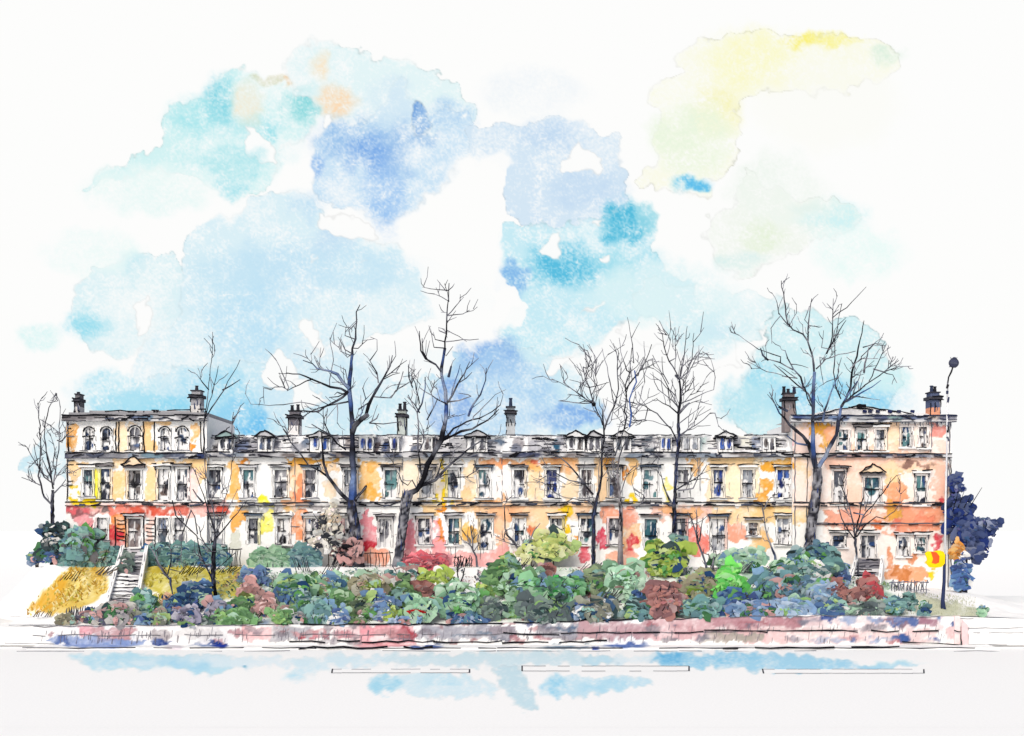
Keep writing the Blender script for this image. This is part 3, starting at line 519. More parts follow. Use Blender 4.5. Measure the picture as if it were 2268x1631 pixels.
ROOFP = [E('F2',300,870,45,60,(122,117,122)), E('F2',550,850,70,55,(146,166,214)), E('F2',660,850,55,48,(110,110,125)), E('F2',620,790,110,26,(70,72,82)), E('F2',1195,820,50,50,(92,108,132)), E('F2',1640,810,40,72,(132,122,122)), E('F2',1930,830,45,75,(112,102,106)), E('F2',2020,860,36,50,(80,100,140)),
 E('F3',130,860,36,55,(60,84,140)), E('F3',640,830,50,65,(124,114,118)), E('F3',570,790,80,26,(150,150,155)), E('F3',840,830,100,60,(205,205,208)), E('F3',1280,810,80,32,(70,88,112)), E('F3',1270,760,100,26,(160,170,172)), E('F3',1480,830,60,70,(140,135,140)), RC('F3',1570,730,1830,890,(190,190,194),.85), E('F3',1880,840,48,72,(45,85,112)), E('F4',920,830,80,84,(72,82,94)), RC('F4',1250,760,1560,900,(198,216,214),.9), RC('F4',1770,750,2050,880,(214,214,204),.9), E('F4',2020,825,50,70,(96,126,176)), E('F4',560,740,50,40,(120,135,160)), E('F4',700,745,60,36,(130,145,165)), E('F4',590,840,30,50,(80,88,105)), E('F4',60,800,60,60,(205,205,208))]
for i in range(46):
    ROOFP.append((('e', 470 + i * 28 + rng.uniform(-20, 20), rng.uniform(972, 998), rng.uniform(6, 20), rng.uniform(8, 16)), rng.choice([(205,205,210), (150,152,162), (225,225,228), (112,114,126), (90,98,120), (178,178,186)]), .75, 3, 1))

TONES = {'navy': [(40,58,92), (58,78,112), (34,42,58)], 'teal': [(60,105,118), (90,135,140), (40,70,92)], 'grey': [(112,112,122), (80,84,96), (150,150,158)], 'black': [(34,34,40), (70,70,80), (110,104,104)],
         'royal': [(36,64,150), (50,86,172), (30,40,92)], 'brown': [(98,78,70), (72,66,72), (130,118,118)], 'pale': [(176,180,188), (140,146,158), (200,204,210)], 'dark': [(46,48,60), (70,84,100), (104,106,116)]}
def make_window(house, d, xc, y0, y1, w, tone='dark', style='hood', sill=True, fill=.62, rail=True):
    """one sash window whose opening is w wide and y0..y1 high in photo units on the wall plane at distance d"""
    k = d / FP; yf = d - 90.0
    x0, x1, zt, zb = X_(xc - w / 2, d), X_(xc + w / 2, d), Z_(y0, d), Z_(y1, d)
    q = rng
    m = MB(); sw = 5.0 * k
    door = style == 'door'
    tint = pigment(np.array([xc - w * .75, xc + w * .75, xc]), np.array([(y0 + y1) / 2, (y0 + y1) / 2, y0 - 4]), FC, PAPER)
    tints = iter([tuple(.55 * 248 + .45 * v for v in t_) for t_ in tint])
    for (a, b, c, e) in ((x0 - sw, x0 + .02, zb, zt), (x1 - .02, x1 + sw, zb, zt), (x0 - sw, x1 + sw, zt, zt + 4 * k)):
        if style == 'arch' and c == zt: continue
        m.box(a, b, yf - .05, yf + .12, c, e, next(tints))
    if style == 'arch':
        r = (x1 - x0) / 2 - .01; cx = (x0 + x1) / 2; zs = zt - r
        for i in range(8):
            t0, t1 = math.pi * i / 8, math.pi * (i + 1) / 8
            a, b = (cx + r * math.cos(t0), zs + r * math.sin(t0)), (cx + r * math.cos(t1), zs + r * math.sin(t1))
            za = zt + 5 * k
            fr = [(a[0], yf - .03, a[1]), (b[0], yf - .03, b[1]), (b[0], yf - .03, za), (a[0], yf - .03, za)]
            m.add(fr + [(x, yf + .1, z) for x, y, z in fr], [(0, 3, 2, 1), (0, 1, 5, 4)], (250, 250, 249))
    for s in (x0 - sw * .9, x0 - sw * .3, x1 + sw * .3, x1 + sw * .9):                     # pencil-thin grooves of the surround
        m.ink((s, yf - .055, zb), (s, yf - .055, zt), .016, q.choice([PENCIL, (90,90,98), (60,60,68)]), .02, .25, .35)
    win = m.build('door' if door else 'window', M_STONE, house)
    # glass (or door leaf) with blinds and random dark blotches of its own colours
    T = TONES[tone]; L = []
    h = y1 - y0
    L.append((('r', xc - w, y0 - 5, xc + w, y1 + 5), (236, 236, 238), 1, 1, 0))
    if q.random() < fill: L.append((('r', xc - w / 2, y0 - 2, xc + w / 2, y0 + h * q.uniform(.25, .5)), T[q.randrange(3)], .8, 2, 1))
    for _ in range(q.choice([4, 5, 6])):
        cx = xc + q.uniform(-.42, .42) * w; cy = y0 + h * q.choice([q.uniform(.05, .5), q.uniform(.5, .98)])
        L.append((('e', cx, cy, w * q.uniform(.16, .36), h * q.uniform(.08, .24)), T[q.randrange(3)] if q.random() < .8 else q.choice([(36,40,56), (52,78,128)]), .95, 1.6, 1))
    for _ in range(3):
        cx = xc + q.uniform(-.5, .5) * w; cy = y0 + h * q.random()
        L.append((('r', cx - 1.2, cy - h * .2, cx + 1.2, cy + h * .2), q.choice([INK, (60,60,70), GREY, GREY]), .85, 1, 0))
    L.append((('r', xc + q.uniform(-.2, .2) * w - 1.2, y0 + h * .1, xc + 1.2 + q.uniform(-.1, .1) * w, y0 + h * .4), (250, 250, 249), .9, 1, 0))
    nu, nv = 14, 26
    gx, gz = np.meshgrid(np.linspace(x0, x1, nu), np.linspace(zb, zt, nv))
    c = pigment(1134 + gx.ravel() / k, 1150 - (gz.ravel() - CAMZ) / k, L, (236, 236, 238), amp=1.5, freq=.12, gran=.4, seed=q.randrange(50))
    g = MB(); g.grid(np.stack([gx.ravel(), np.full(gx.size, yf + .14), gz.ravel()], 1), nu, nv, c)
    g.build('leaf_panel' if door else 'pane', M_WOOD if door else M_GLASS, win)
    f = MB(); zm = zb + (zt - zb) * q.uniform(.46, .56)
    if rail:
        f.ink((x0 - .1, yf + .06, zm), (x1 + .1, yf + .06, zm + q.uniform(-.04, .04)), .035, INK, .02, .12)
        if q.random() < .5: f.ink((x0 - .1, yf + .06, zm - .12), (x1 + .05, yf + .06, zm - .12), .022, (70,70,78), .02, .2)
    xm = (x0 + x1) / 2 + q.uniform(-.08, .08)
    f.ink((xm, yf + .08, zb), (xm, yf + .08, zt), .026, q.choice([INK, PENCIL, (245,245,245)]), .03, .3)
    for s in (x0, x1):
        f.ink((s, yf - .02, zb), (s, yf - .02, zt), .034, q.choice([INK, INK, (70,70,78)]), .03, .48, .3)
    for _ in range(4):                                                                      # catches, hinges and cords
        sx, sz = q.choice([x0, x1, xm]) + q.uniform(-.1, .1), q.uniform(zb, zt)
        f.tube([(sx, yf - .03, sz), (sx + q.uniform(-.04, .04), yf - .03, sz - q.uniform(.08, .2))], .05, .03, INK)
    f.build('frame', M_IRON, win)
    hd = MB(); zo = zt + 4 * k
    if style in ('hood', 'door'):
        hd.box(x0 - sw - .12, x1 + sw + .12, yf - .28, yf, zo + .05, zo + .21, q.choice([(200,200,205), (150,148,152), (120,116,118), (235,235,236), (84,96,112)]))
        hd.ink((x0 - sw - .25, yf - .3, zo + .22), (x1 + sw + .25, yf - .3, zo + .24 + q.uniform(-.05, .05)), .042, INK, .025, .06, .4)
        if q.random() < .7: hd.ink((x0 - sw - .1, yf - .3, zo + .06), (x1 + sw + .1, yf - .3, zo + .06), .03, INK, .03, .15, .4)
        for s in (x0 - sw, x1 + sw):
            if q.random() < .6: hd.tube([(s, yf - .2, zo + .1), (s, yf - .15, zo - .25)], .07, .03, q.choice([INK, (84,84,94)]))
    elif style == 'pediment':
        hd.box(x0 - sw - .15, x1 + sw + .15, yf - .3, yf, zo + .04, zo + .2, (110, 104, 106))
        a, b, c2 = (x0 - sw - .25, yf - .32, zo + .22), (x1 + sw + .25, yf - .32, zo + .22), ((x0 + x1) / 2, yf - .32, zo + .85)
        hd.add([a, b, c2, (a[0], yf, a[2]), (b[0], yf, b[2]), (c2[0], yf, c2[2])], [(0, 1, 2), (0, 2, 5, 3), (2, 1, 4, 5)], (236, 210, 180))
        for p_, r_ in ((a, b), (a, c2), (c2, b)):
            hd.ink((p_[0], yf - .36, p_[2]), (r_[0], yf - .36, r_[2]), .05, INK, .04, .03, .3)
        hd.ink((a[0] + .3, yf - .36, a[2] + .15), (c2[0], yf - .36, c2[2] - .2), .03, (70,70,78), .05, .1, .3)
    elif style == 'arch':
        r = (x1 - x0) / 2 + .05; cx = (x0 + x1) / 2; zs = zt - r + .05
        pts = [(cx + r * 1.12 * math.cos(t), yf - .08, zs + r * 1.1 * math.sin(t) + q.uniform(-.02, .02)) for t in np.linspace(.15, math.pi - .1, 9)]
        hd.tube(pts, [.05 * q.uniform(.7, 1.2) for _ in pts], None, INK)
        hd.ink((x0 - sw, yf - .08, zm + .1), (x1 + sw * .8, yf - .08, zm + .14), .04, INK, .03, .1, .3)
    if len(hd.v): hd.build('lintel' if style == 'arch' else 'hood', M_STONE, win)
    if sill and not door:
        s = MB(); s.box(x0 - sw - .1, x1 + sw + .1, yf - .2, yf + .1, zb - .14, zb, (238, 238, 238))
        s.ink((x0 - sw - .15, yf - .22, zb - .02), (x1 + sw + .15, yf - .22, zb - .02), .03, q.choice([INK, (90,90,98), PENCIL]), .03, .2, .4)
        if q.random() < .5: s.ink((x0 - sw, yf - .22, zb - .15), (x1 + sw, yf - .22, zb - .15), .02, (100,100,108), .03, .3, .4)
        s.build('sill', M_STONE, win)
    return win
def face_box(m, xa, xb, y0, y1, za, zb, layers, d, base=PAPER, cell=.09, seed=1, amp=2.2, gran=.3, zs=None, holes=None):
    """a box whose front carries the pigment; holes are openings (px0, py0, px1, py1) on the front"""
    nu = max(2, int((xb - xa) / cell) + 1); nv = max(2, int((zb - za) / cell) + 1)
    gx, gz = np.meshgrid(np.linspace(xa, xb, nu), np.linspace(za, zb, nv))
    k = d / FP
    px, py = 1134 + gx / k, 1150 - (gz - CAMZ) / k
    c = pigment(px.ravel(), py.ravel(), layers, base, amp=amp, freq=.07, gran=gran, seed=seed)
    keep = np.ones((nv - 1, nu - 1), bool)
    if holes:
        mx = (px[:-1, :-1] + px[1:, 1:]) / 2; my = (py[:-1, :-1] + py[1:, 1:]) / 2
        for a, b, c2, e in holes: keep &= ~((mx > a) & (mx < c2) & (my > b) & (my < e))
    m.grid(np.stack([gx.ravel(), np.full(gx.size, y0), gz.ravel()], 1), nu, nv, c, keep)
    m.add([(xa, y0, za), (xb, y0, za), (xb, y1, za), (xa, y1, za), (xa, y0, zb), (xb, y0, zb), (xb, y1, zb), (xa, y1, zb)],
          [(1, 2, 6, 5), (2, 3, 7, 6), (3, 0, 4, 7), (4, 5, 6, 7), (3, 2, 1, 0)], base)
    if holes:
        for a, b, c2, e in holes:
            h0, h1, t, u = X_(a, d), X_(c2, d), Z_(b, d), Z_(e, d)
            v = [(h0, y0 + .02, u), (h1, y0 + .02, u), (h1, y0 + .02, t), (h0, y0 + .02, t)]
            m.add(v + [(x, y0 + .26, z) for x, _, z in v], [(0, 1, 5, 4), (1, 2, 6, 5), (2, 3, 7, 6), (3, 0, 4, 7), (4, 5, 6, 7)], (210, 208, 208))
def chimney(house, px, y0, yb, d, w=20, pots=2, tint=(120, 120, 128), low=(215, 212, 210), name='chimney'):
    k = d / FP; y = d - 90; x = X_(px, d); zt, zb = Z_(y0, d), Z_(yb, d)
    m = MB(); hw = w * k / 2; zs = zb + (zt - zb) * .52
    m.box(x - hw, x + hw, y, y + 1.1, zb - 1.0, zb + (zs - zb) * .55, low)
    m.box(x - hw, x + hw, y, y + 1.1, zb + (zs - zb) * .55, zs, tint)
    m.box(x - hw * 1.35, x + hw * 1.35, y - .12, y + 1.22, zs, zs + .22, (70, 70, 78))
    m.box(x - hw * .9, x + hw * .9, y + .1, y + 1.0, zs + .22, zs + .5, tint)
    m.box(x - hw * 1.1, x + hw * 1.1, y + .02, y + 1.1, zs + .5, zs + .58, (58, 58, 66))
    for s in (-1, 1):
        m.ink((x + s * hw, y - .02, zb), (x + s * hw, y - .02, zs), .035, INK, .03, .2, .3)
        m.ink((x - hw * 1.5, y - .15, zs + .11 * (1 + s)), (x + hw * 1.5, y - .15, zs + .11 * (1 + s)), .045, INK, .03, .05, .3)
    for _ in range(5): 
        sx = x + rng.uniform(-hw, hw); m.ink((sx, y - .02, zs - rng.uniform(.1, .5)), (sx + .06, y - .02, zs - rng.uniform(.5, 1.0)), .03, rng.choice([INK, (70,80,110), GREY]), .03, 0, .3)
    ch = m.build(name, M_STONE, house)
    for i in range(pots):
        c = MB(); xx = x + (i - (pots - 1) / 2) * hw * .95; z0 = zs + .55; h = zt - z0 - rng.uniform(0, .25); yy = y + .35 + .3 * (i % 2)
        c.tube([(xx, yy, z0), (xx, yy, z0 + h * .15), (xx, yy, z0 + h * .5), (xx, yy, z0 + h * .85), (xx, yy, z0 + h * .86), (xx, yy, z0 + h)], [.17, .13, .12, .10, .15, .13], None, rng.choice([(44,44,52), (60,60,68), (52,60,84)]), 8)
        c.build('chimney_pot', M_STONE, ch)
def dormer(house, px, style, tone, d=90.08, w=34, y0=952, yb=1002):
    k = d / FP; y = d - 90; x = X_(px, d); zb, zt = Z_(yb, d), Z_(968, d); hw = w * k / 2
    m = MB()
    m.box(x - hw, x + hw, y, y + 1.8, zb - .1, zt, (246, 246, 246))
    for s in (-1, -.35, .35, 1): m.ink((x + s * hw, y - .02, zb), (x + s * hw, y - .02, zt), .022, rng.choice([INK, (70,70,78), PENCIL, PENCIL]), .02, .25, .3)
    dm = m.build('dormer', M_WOOD, house)
    r = MB()
    if style == 'pediment':
        ap = Z_(y0 + 2, d); e = hw + .22
        a, b, c = (x - e, y - .2, zt), (x + e, y - .2, zt), (x, y - .2, ap)
        r.add([a, b, c, (a[0], y + 2.2, zt), (b[0], y + 2.2, zt), (c[0], y + 2.6, ap)], [(0, 1, 2), (0, 2, 5, 3), (2, 1, 4, 5), (0, 3, 4, 1)], rng.choice([(225,225,226), (140,165,165), (190,190,194), (110,112,120)]))
        for p, q in ((a, b), (a, c), (c, b)): r.ink((p[0], y - .22, p[2]), (q[0], y - .22, q[2]), .05, INK, .04, .06, .3)
        r.ink((a[0] - .2, y - .22, zt - .12), (b[0] + .1, y - .22, zt - .1), .045, INK, .04, .1, .3)
        if rng.random() < .6: r.ink((x - .2, y - .22, ap - .2), (x + .35, y - .22, ap + .25), .035, INK, .03, 0, .3)
    else:
        r.box(x - hw - .15, x + hw + .15, y - .15, y + 1.9, zt, zt + .14, rng.choice([(205,205,208), (150,150,156), (232,232,232)]))
        r.ink((x - hw - .2, y - .18, zt + .14), (x + hw + .2, y - .18, zt + .14), .03, rng.choice([INK, (90,90,98), PENCIL]), .03, .2, .3)
    r.build('dormer_roof', M_SLATE, dm)
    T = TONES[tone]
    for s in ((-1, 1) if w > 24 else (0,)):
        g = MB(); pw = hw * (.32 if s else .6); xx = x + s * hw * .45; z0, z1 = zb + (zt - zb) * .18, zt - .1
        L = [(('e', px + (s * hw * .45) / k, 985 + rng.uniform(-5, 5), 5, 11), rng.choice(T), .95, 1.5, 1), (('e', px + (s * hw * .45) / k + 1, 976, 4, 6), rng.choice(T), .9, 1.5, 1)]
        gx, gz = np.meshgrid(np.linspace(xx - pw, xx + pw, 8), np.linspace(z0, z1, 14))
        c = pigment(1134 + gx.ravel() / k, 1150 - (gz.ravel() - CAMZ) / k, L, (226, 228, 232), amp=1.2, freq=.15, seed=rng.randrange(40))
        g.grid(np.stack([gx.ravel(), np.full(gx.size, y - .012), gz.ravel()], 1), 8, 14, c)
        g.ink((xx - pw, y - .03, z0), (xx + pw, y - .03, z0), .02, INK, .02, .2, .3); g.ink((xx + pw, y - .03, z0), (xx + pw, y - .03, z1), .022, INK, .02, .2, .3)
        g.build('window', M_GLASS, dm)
def trim(house, name, pa, pb, d, y0, y1, out, layers, seed, lines=2, base=(205, 205, 208), dark=INK):
    """a projecting moulding with its dark edges"""
    k = d / FP; m = MB(); yf = d - 90
    xa, xb = X_(pa, d) + .004, X_(pb, d) - .004
    face_box(m, xa, xb, yf - out, yf - .003, Z_(y1, d), Z_(y0, d), layers, d, base, .09, seed)
    for i in range(lines):
        z = Z_(y0 + (y1 - y0) * (i / max(lines - 1, 1)), d)
        for _ in range(2 if i == 0 else 1):
            m.ink((xa, yf - out - .03, z + rng.uniform(-.05, .05)), (xb, yf - out - .03, z + rng.uniform(-.05, .05)), .036 if i == 0 else .028, dark if i == 0 else rng.choice([dark, (70,70,78)]), .025, .2 if i == 0 else .3, .6)
    for _ in range(int((pb - pa) / 26)):
        x = rng.uniform(xa, xb - .8); m.ink((x, yf - out - .04, Z_(rng.uniform(y0, y1), d)), (x + rng.uniform(.3, .9), yf - out - .04, Z_(rng.uniform(y0, y1), d)), rng.uniform(.03, .07), rng.choice([INK, (60,60,68), (80,86,104)]), .03, 0, .3)
    m.build(name, M_STONE, house)
class PartLines:
    def __init__(s, parent, name): s.p, s.n = parent, name
    def ink(s, *a):
        m = MB(); m.ink(*a[:5], 0.0, *a[6:]) if len(a) > 5 else m.ink(*a)
        m.build(s.n, M_STONE, s.p)
def house(pa, pb, d, ytop, ybot, wins, label, roof='mansard', dormers=(), seed=1, cat='house'):
    xa, xb = X_(pa, d) + .004, X_(pb, d) - .004; yf = d - 90
    h = empty('terraced_house', ((xa + xb) / 2, yf, Z_(ybot - 20, d)), label, cat, 'houses of the long terrace')
    holes = [(xc - w / 2, y0, xc + w / 2, y1) for (xc, y0, y1, w, *_ ) in wins]
    m = MB(); face_box(m, xa, xb, yf, yf + 9, Z_(ybot, d), Z_(ytop, d), FC, d, PAPER, .075, seed, 9.5, .6, None, holes)
    m.build('wall', M_PLASTER, h)
    for wv in wins: make_window(h, d, wv[0], wv[1], wv[2], wv[3], *wv[4:])
    if roof == 'mansard':
        r = MB(); nu, nv = max(2, int((xb - xa) / .09)), 16
        V = []; PX = []; PY = []
        zt, zb = Z_(965, 91.2), Z_(1005, 90)
        for j in range(nv):
            for i in range(nu):
                t = j / (nv - 1); V.append((xa + (xb - xa) * i / (nu - 1), .15 + t * 1.0, zb + (zt - zb) * t)); PX.append(1134 + V[-1][0] / d * FP); PY.append(1003 - t * 38)
        c = pigment(np.array(PX), np.array(PY), ROOFP, (238, 238, 240), amp=2.4, freq=.08, gran=.35, seed=8)
        r.grid(np.array(V), nu, nv, c)
        r.add([(xa, 1.15, zt), (xb, 1.15, zt), (xb, 8.5, zt + .15), (xa, 8.5, zt + .15), (xa, 8.9, zb), (xb, 8.9, zb)], [(0, 1, 2, 3), (3, 2, 5, 4)], (225, 225, 228))
        for _ in range(3): r.ink((xa, 1.1, zt + rng.uniform(-.04, .06)), (xb, 1.1, zt + rng.uniform(-.04, .06)), .022, rng.choice([PENCIL, (90,90,98), (60,60,68)]), .04, .35, .5)
        for _ in range(52):
            t = rng.uniform(.05, .95); x = rng.uniform(xa, xb - 1); r.ink((x, .1 + t, zb + (zt - zb) * t), (x + rng.uniform(.3, 1.4), .1 + t, zb + (zt - zb) * t + rng.uniform(-.04, .04)), rng.uniform(.014, .045), rng.choice([PENCIL, INK, INK, (70,72,84), GREY]), .03, .1, .4)
        r.build('roof', M_SLATE, h)
        for dd in dormers: dormer(h, *dd)
        trim(h, 'cornice', pa, pb, d, 1003, 1014, .4, CORN, seed, 2)
        trim(h, 'string_course', pa, pb, d, 1113, 1121, .14, FC + [(('e', rng.uniform(pa, pb), 1118, 30, 5), (150, 150, 156), .8, 3, 1) for _ in range(3)], seed, 2, (236, 236, 236), (50, 50, 58))
    return h
U0, U1, G0, G1_ = 1041, 1103, 1148, 1206
def up(x, tone='dark', style='hood', w=24): return (x, U0, U1, w, tone, style)
def gr(x, tone='dark', style='hood', w=25, y1=G1_): return (x, G0, y1, w, tone, style)
# left end house
LD = 89.6
hA = house(146, 458, LD, 922, 1275, [(198, 948, 998, 20, 'navy', 'arch'), (236, 948, 998, 20, 'navy', 'arch'), (299, 946, 998, 24, 'grey', 'arch'), (365, 948, 998, 20, 'pale', 'arch'), (404, 947, 998, 22, 'navy', 'arch'),
      (195, 1041, 1100, 20, 'teal', 'hood'), (233, 1039, 1106, 22, 'navy', 'hood'), (298, 1042, 1106, 28, 'black', 'pediment'), (362, 1039, 1108, 24, 'brown', 'hood'), (404, 1039, 1108, 24, 'dark', 'hood'),
      (226, 1147, 1196, 22, 'black', 'plain'), (298, 1149, 1212, 30, 'brown', 'door'), (361, 1147, 1206, 22, 'dark', 'plain'), (397, 1147, 1206, 22, 'grey', 'plain')],
      'tall orange and white end house with arched top windows at the left of the terrace', roof=None, seed=3)
trim(hA, 'cornice', 142, 462, LD, 921, 934, .45, [E('F1',570,560,110,50,(92,88,92)), E('F1',720,560,160,40,(120,116,120)), E('F1',880,550,120,30,(140,138,142)), E('F1',1100,545,160,40,(196,194,198)), E('F1',1240,560,60,50,(84,100,136)), E('F1',1360,560,70,50,(70,100,130)), E('F1',1500,545,90,40,(160,160,164)), E('F1',1760,545,120,50,(100,98,104)), E('F1',1000,600,400,16,(170,168,172))], 6, 3)
trim(hA, 'string_course', 146, 458, LD, 1004, 1016, .25, CORN + [E('F1',680,950,170,34,(130,130,138)), E('F1',1400,950,130,34,(110,135,150)), E('F1',1195,960,50,40,(130,146,166)), E('F1',1890,950,40,40,(50,62,100))], 7, 2)
trim(hA, 'band', 146, 458, LD, 1113, 1120, .12, FC, 8, 2, (244, 226, 222), (40, 40, 48))
m = PartLines(hA, 'quoin')
for yy in range(940, 1100, 9):
    for e, s in ((146, 1),):
        if rng.random() < .6: m.ink((X_(148, LD), -.44, Z_(yy, LD)), (X_(148 + rng.uniform(8, 18), LD), -.44, Z_(yy, LD)), .035, rng.choice([INK, INK, PENCIL]), .02, .1, .3)
for px, ya, yb in ((150, 935, 1000), (257, 935, 1000), (264, 930, 1002), (318, 930, 1002), (342, 930, 1000), (150, 1018, 1110), (444, 930, 1002), (452, 930, 1010)):
    m.ink((X_(px, LD), -.45, Z_(ya, LD)), (X_(px + rng.uniform(-2, 2), LD), -.45, Z_(yb, LD)), .038, INK, .03, .12, .4)
r = MB(); xa, xb = X_(150, LD), X_(456, LD); zt = Z_(921, LD)
r.box(xa, xb, -.2, 8.2, zt + .003, zt + .25, (150, 150, 155)); r.box(xa + 1, xb - 1, 1.2, 7.2, zt + .25, zt + .5, (170, 170, 175))
for _ in range(16):
    x = rng.uniform(xa, xb); r.tube([(x, -.2, zt + .3), (x + rng.uniform(-.1, .2), -.2, zt + .32)], .08, .05, INK)
r.ink((xa + 2, -.24, zt + .3), (xb, -.24, zt + .42), .04, INK, .05, .12, .6)
r.build('roof', M_SLATE, hA)
chimney(hA, 170, 866, 915, LD + .6, 11, 1, (110, 108, 112)); chimney(hA, 433, 848, 918, LD + .8, 22, 1, (160, 160, 166))
m = PartLines(hA, 'doorway_block')
for a, b, z in ((316, 0, 0),):
    for yy in (1152, 1160, 1170, 1178, 1187, 1196):
        m.ink((X_(259, LD), -.45, Z_(yy, LD)), (X_(276, LD), -.45, Z_(yy + 2, LD)), .034, INK, .03, .05, .3); m.ink((X_(324, LD), -.45, Z_(yy, LD)), (X_(342, LD), -.45, Z_(yy + 1, LD)), .03, INK, .02, .1, .3)
for px in (218, 256, 279, 318, 344): m.ink((X_(px, LD), -.46, Z_(1145, LD)), (X_(px, LD), -.46, Z_(1212, LD)), .04, INK, .03, .12, .4)
# six houses between
hB = house(458, 655, 90, 1004, 1275, [up(475, 'dark', w=28), up(550, 'teal'), up(622, 'grey', w=28), gr(480, 'pale'), gr(561, 'dark', 'door', 22), gr(627, 'black', w=27)],
      'terrace house with tan strips, next to the tall left end house', dormers=[(500, 'pediment', 'navy'), (587, 'pediment', 'navy')], seed=11)
chimney(hB, 651, 893, 963, 91.6, 24, 2, (120, 116, 124), (238, 236, 236))
hC = house(655, 893, 90, 1004, 1275, [up(687, 'grey'), up(776, 'pale', w=26), up(866, 'teal', w=28), gr(688, 'grey'), gr(775, 'pale'), (853, G0 + 2, 1212, 26, 'grey', 'door')],
      'terrace house half hidden by the two tallest bare trees, with red doorway patch', dormers=[(709, 'pediment', 'royal', 90.08, 46), (811, 'flat', 'royal'), (873, 'flat', 'royal', 90.08, 22)], seed=12)
chimney(hC, 890, 886, 966, 91.6, 20, 2, (176, 184, 180), (200, 210, 206))
hD = house(893, 1113, 90, 1004, 1275, [up(946, 'pale', w=26), up(1003, 'dark'), up(1072, 'teal'), gr(939, 'dark', w=27), gr(1005, 'teal'), (1076, G0, 1218, 26, 'teal', 'door')],
      'terrace house with the narrow yellow stripe and a teal door', dormers=[(946, 'flat', 'brown', 90.08, 24), (1057, 'pediment', 'grey', 90.08, 46)], seed=13)
hE = house(1113, 1328, 90, 1004, 1275, [up(1150, 'black'), up(1222, 'royal'), up(1299, 'brown'), gr(1150, 'teal', w=22), gr(1233, 'dark'), gr(1300, 'teal', w=28)],
      'orange terrace house right of the tall slim chimney, yellow patch between lower windows', dormers=[(1275, 'pediment', 'black', 90.08, 40), (1316, 'pediment', 'grey', 90.08, 30)], seed=14)
chimney(hE, 1131, 876, 962, 91.6, 20, 1, (120, 128, 138), (190, 194, 198))
hF = house(1328, 1552, 90, 1004, 1275, [up(1361, 'brown'), up(1440, 'teal', w=30), up(1513, 'grey'), gr(1361, 'grey', 'plain'), (1441, G0 + 2, 1218, 28, 'teal', 'door'), gr(1507, 'dark')],
      'coral and cream terrace house with the slender tree before its right windows', dormers=[(1379, 'pediment', 'dark', 90.08, 38), (1475, 'flat', 'royal', 90.08, 26), (1530, 'flat', 'pale', 90.08, 40)], seed=15)
hG = house(1552, 1755, 90, 1004, 1275, [up(1591, 'royal', w=22), up(1656, 'pale'), up(1735, 'royal', w=28), (1591, G0 + 2, 1220, 30, 'pale', 'door'), (1668, 1158, 1186, 20, 'brown', 'hood'), gr(1735, 'pale')],
      'cream and ochre terrace house beside the tall pink right end house', dormers=[(1607, 'pediment', 'royal', 90.08, 34), (1703, 'flat', 'black', 90.08, 30)], seed=16)
# right end house
RDd = 89.6
hH = house(1755, 2108, RDd, 936, 1330, [(1868, 952, 998, 22, 'teal', 'plain'), (1909, 952, 998, 22, 'teal', 'hood'), (1950, 952, 998, 20, 'pale', 'hood'), (2008, 946, 990, 22, 'teal', 'plain'), (2045, 946, 992, 16, 'brown', 'plain'),
      (1858, 1043, 1116, 24, 'grey', 'hood'), (1931, 1058, 1112, 34, 'teal', 'pediment'), (2040, 1054, 1118, 22, 'teal', 'hood'),
      (1857, 1186, 1212, 26, 'navy', 'hood'), (1923, 1186, 1236, 32, 'grey', 'door'), (2000, 1190, 1232, 22, 'navy', 'hood'), (2040, 1190, 1222, 20, 'teal', 'hood')],
      'tall salmon pink end house with low pediment roof at the right of the terrace', roof=None, seed=18)
trim(hH, 'cornice', 1748, 2114, RDd, 922, 936, .5, [E('F5',480,510,60,40,(50,70,130)), E('F5',620,510,120,40,(84,104,140)), E('F5',860,520,130,36,(110,130,165)), E('F5',1060,520,110,36,(160,164,170)), E('F5',1250,520,90,36,(84,92,120)), E('F5',1400,515,90,44,(110,140,140)), E('F5',1570,525,160,20,(70,84,120)), E('F5',1760,500,80,50,(180,165,158)), E('F5',1880,525,100,28,(84,88,110))], 21, 3, dark=(44, 50, 72))
trim(hH, 'string_course', 1757, 2106, RDd, 1006, 1014, .22, [E('F5',1000,890,260,30,(165,140,140)), E('F5',1250,885,150,14,(70,76,110)), E('F5',1430,890,70,34,(135,115,115)), E('F5',1640,885,120,16,(80,86,110)), E('F5',1790,885,60,18,(110,100,105))], 22, 2)
trim(hH, 'band', 1757, 2104, RDd, 1114, 1122, .12, FC + [E('F5',780,1385,90,12,(130,130,138)), E('F5',1690,1395,150,14,(190,110,100))], 23, 2, (246, 226, 218), (60, 60, 68))
trim(hH, 'plinth_band', 1790, 2104, RDd, 1160, 1164, .08, FC, 24, 1, (246, 216, 200), (110, 110, 118))
r = MB(); xa, xb = X_(1776, RDd), X_(2106, RDd); z0 = Z_(921, RDd); xm = X_(1905, RDd); zt = Z_(896, RDd)
r.add([(xa, -.1, z0), (xb, -.1, z0), (xm + 1.6, 3.5, zt + .1), (xm - .4, 3.5, zt + .1), (xa, 8.6, z0), (xb, 8.6, z0)], [(0, 1, 2, 3), (1, 5, 2), (4, 0, 3), (5, 4, 3, 2)], (244, 244, 244))
def rp(px, py): return (X_(px, RDd), -.2, Z_(py, RDd))
r.add([rp(1800, 922), rp(2030, 922), rp(1905, 897)], [(0, 1, 2)], (247, 247, 247))
r.add([rp(1800, 922), rp(1905, 897), (rp(1905, 897)[0], 3.4, zt), (rp(1800, 922)[0], 1.0, z0), (rp(2030, 922)[0], 1.0, z0), rp(2030, 922)], [(0, 1, 2, 3), (5, 4, 2, 1)], (240, 240, 240))
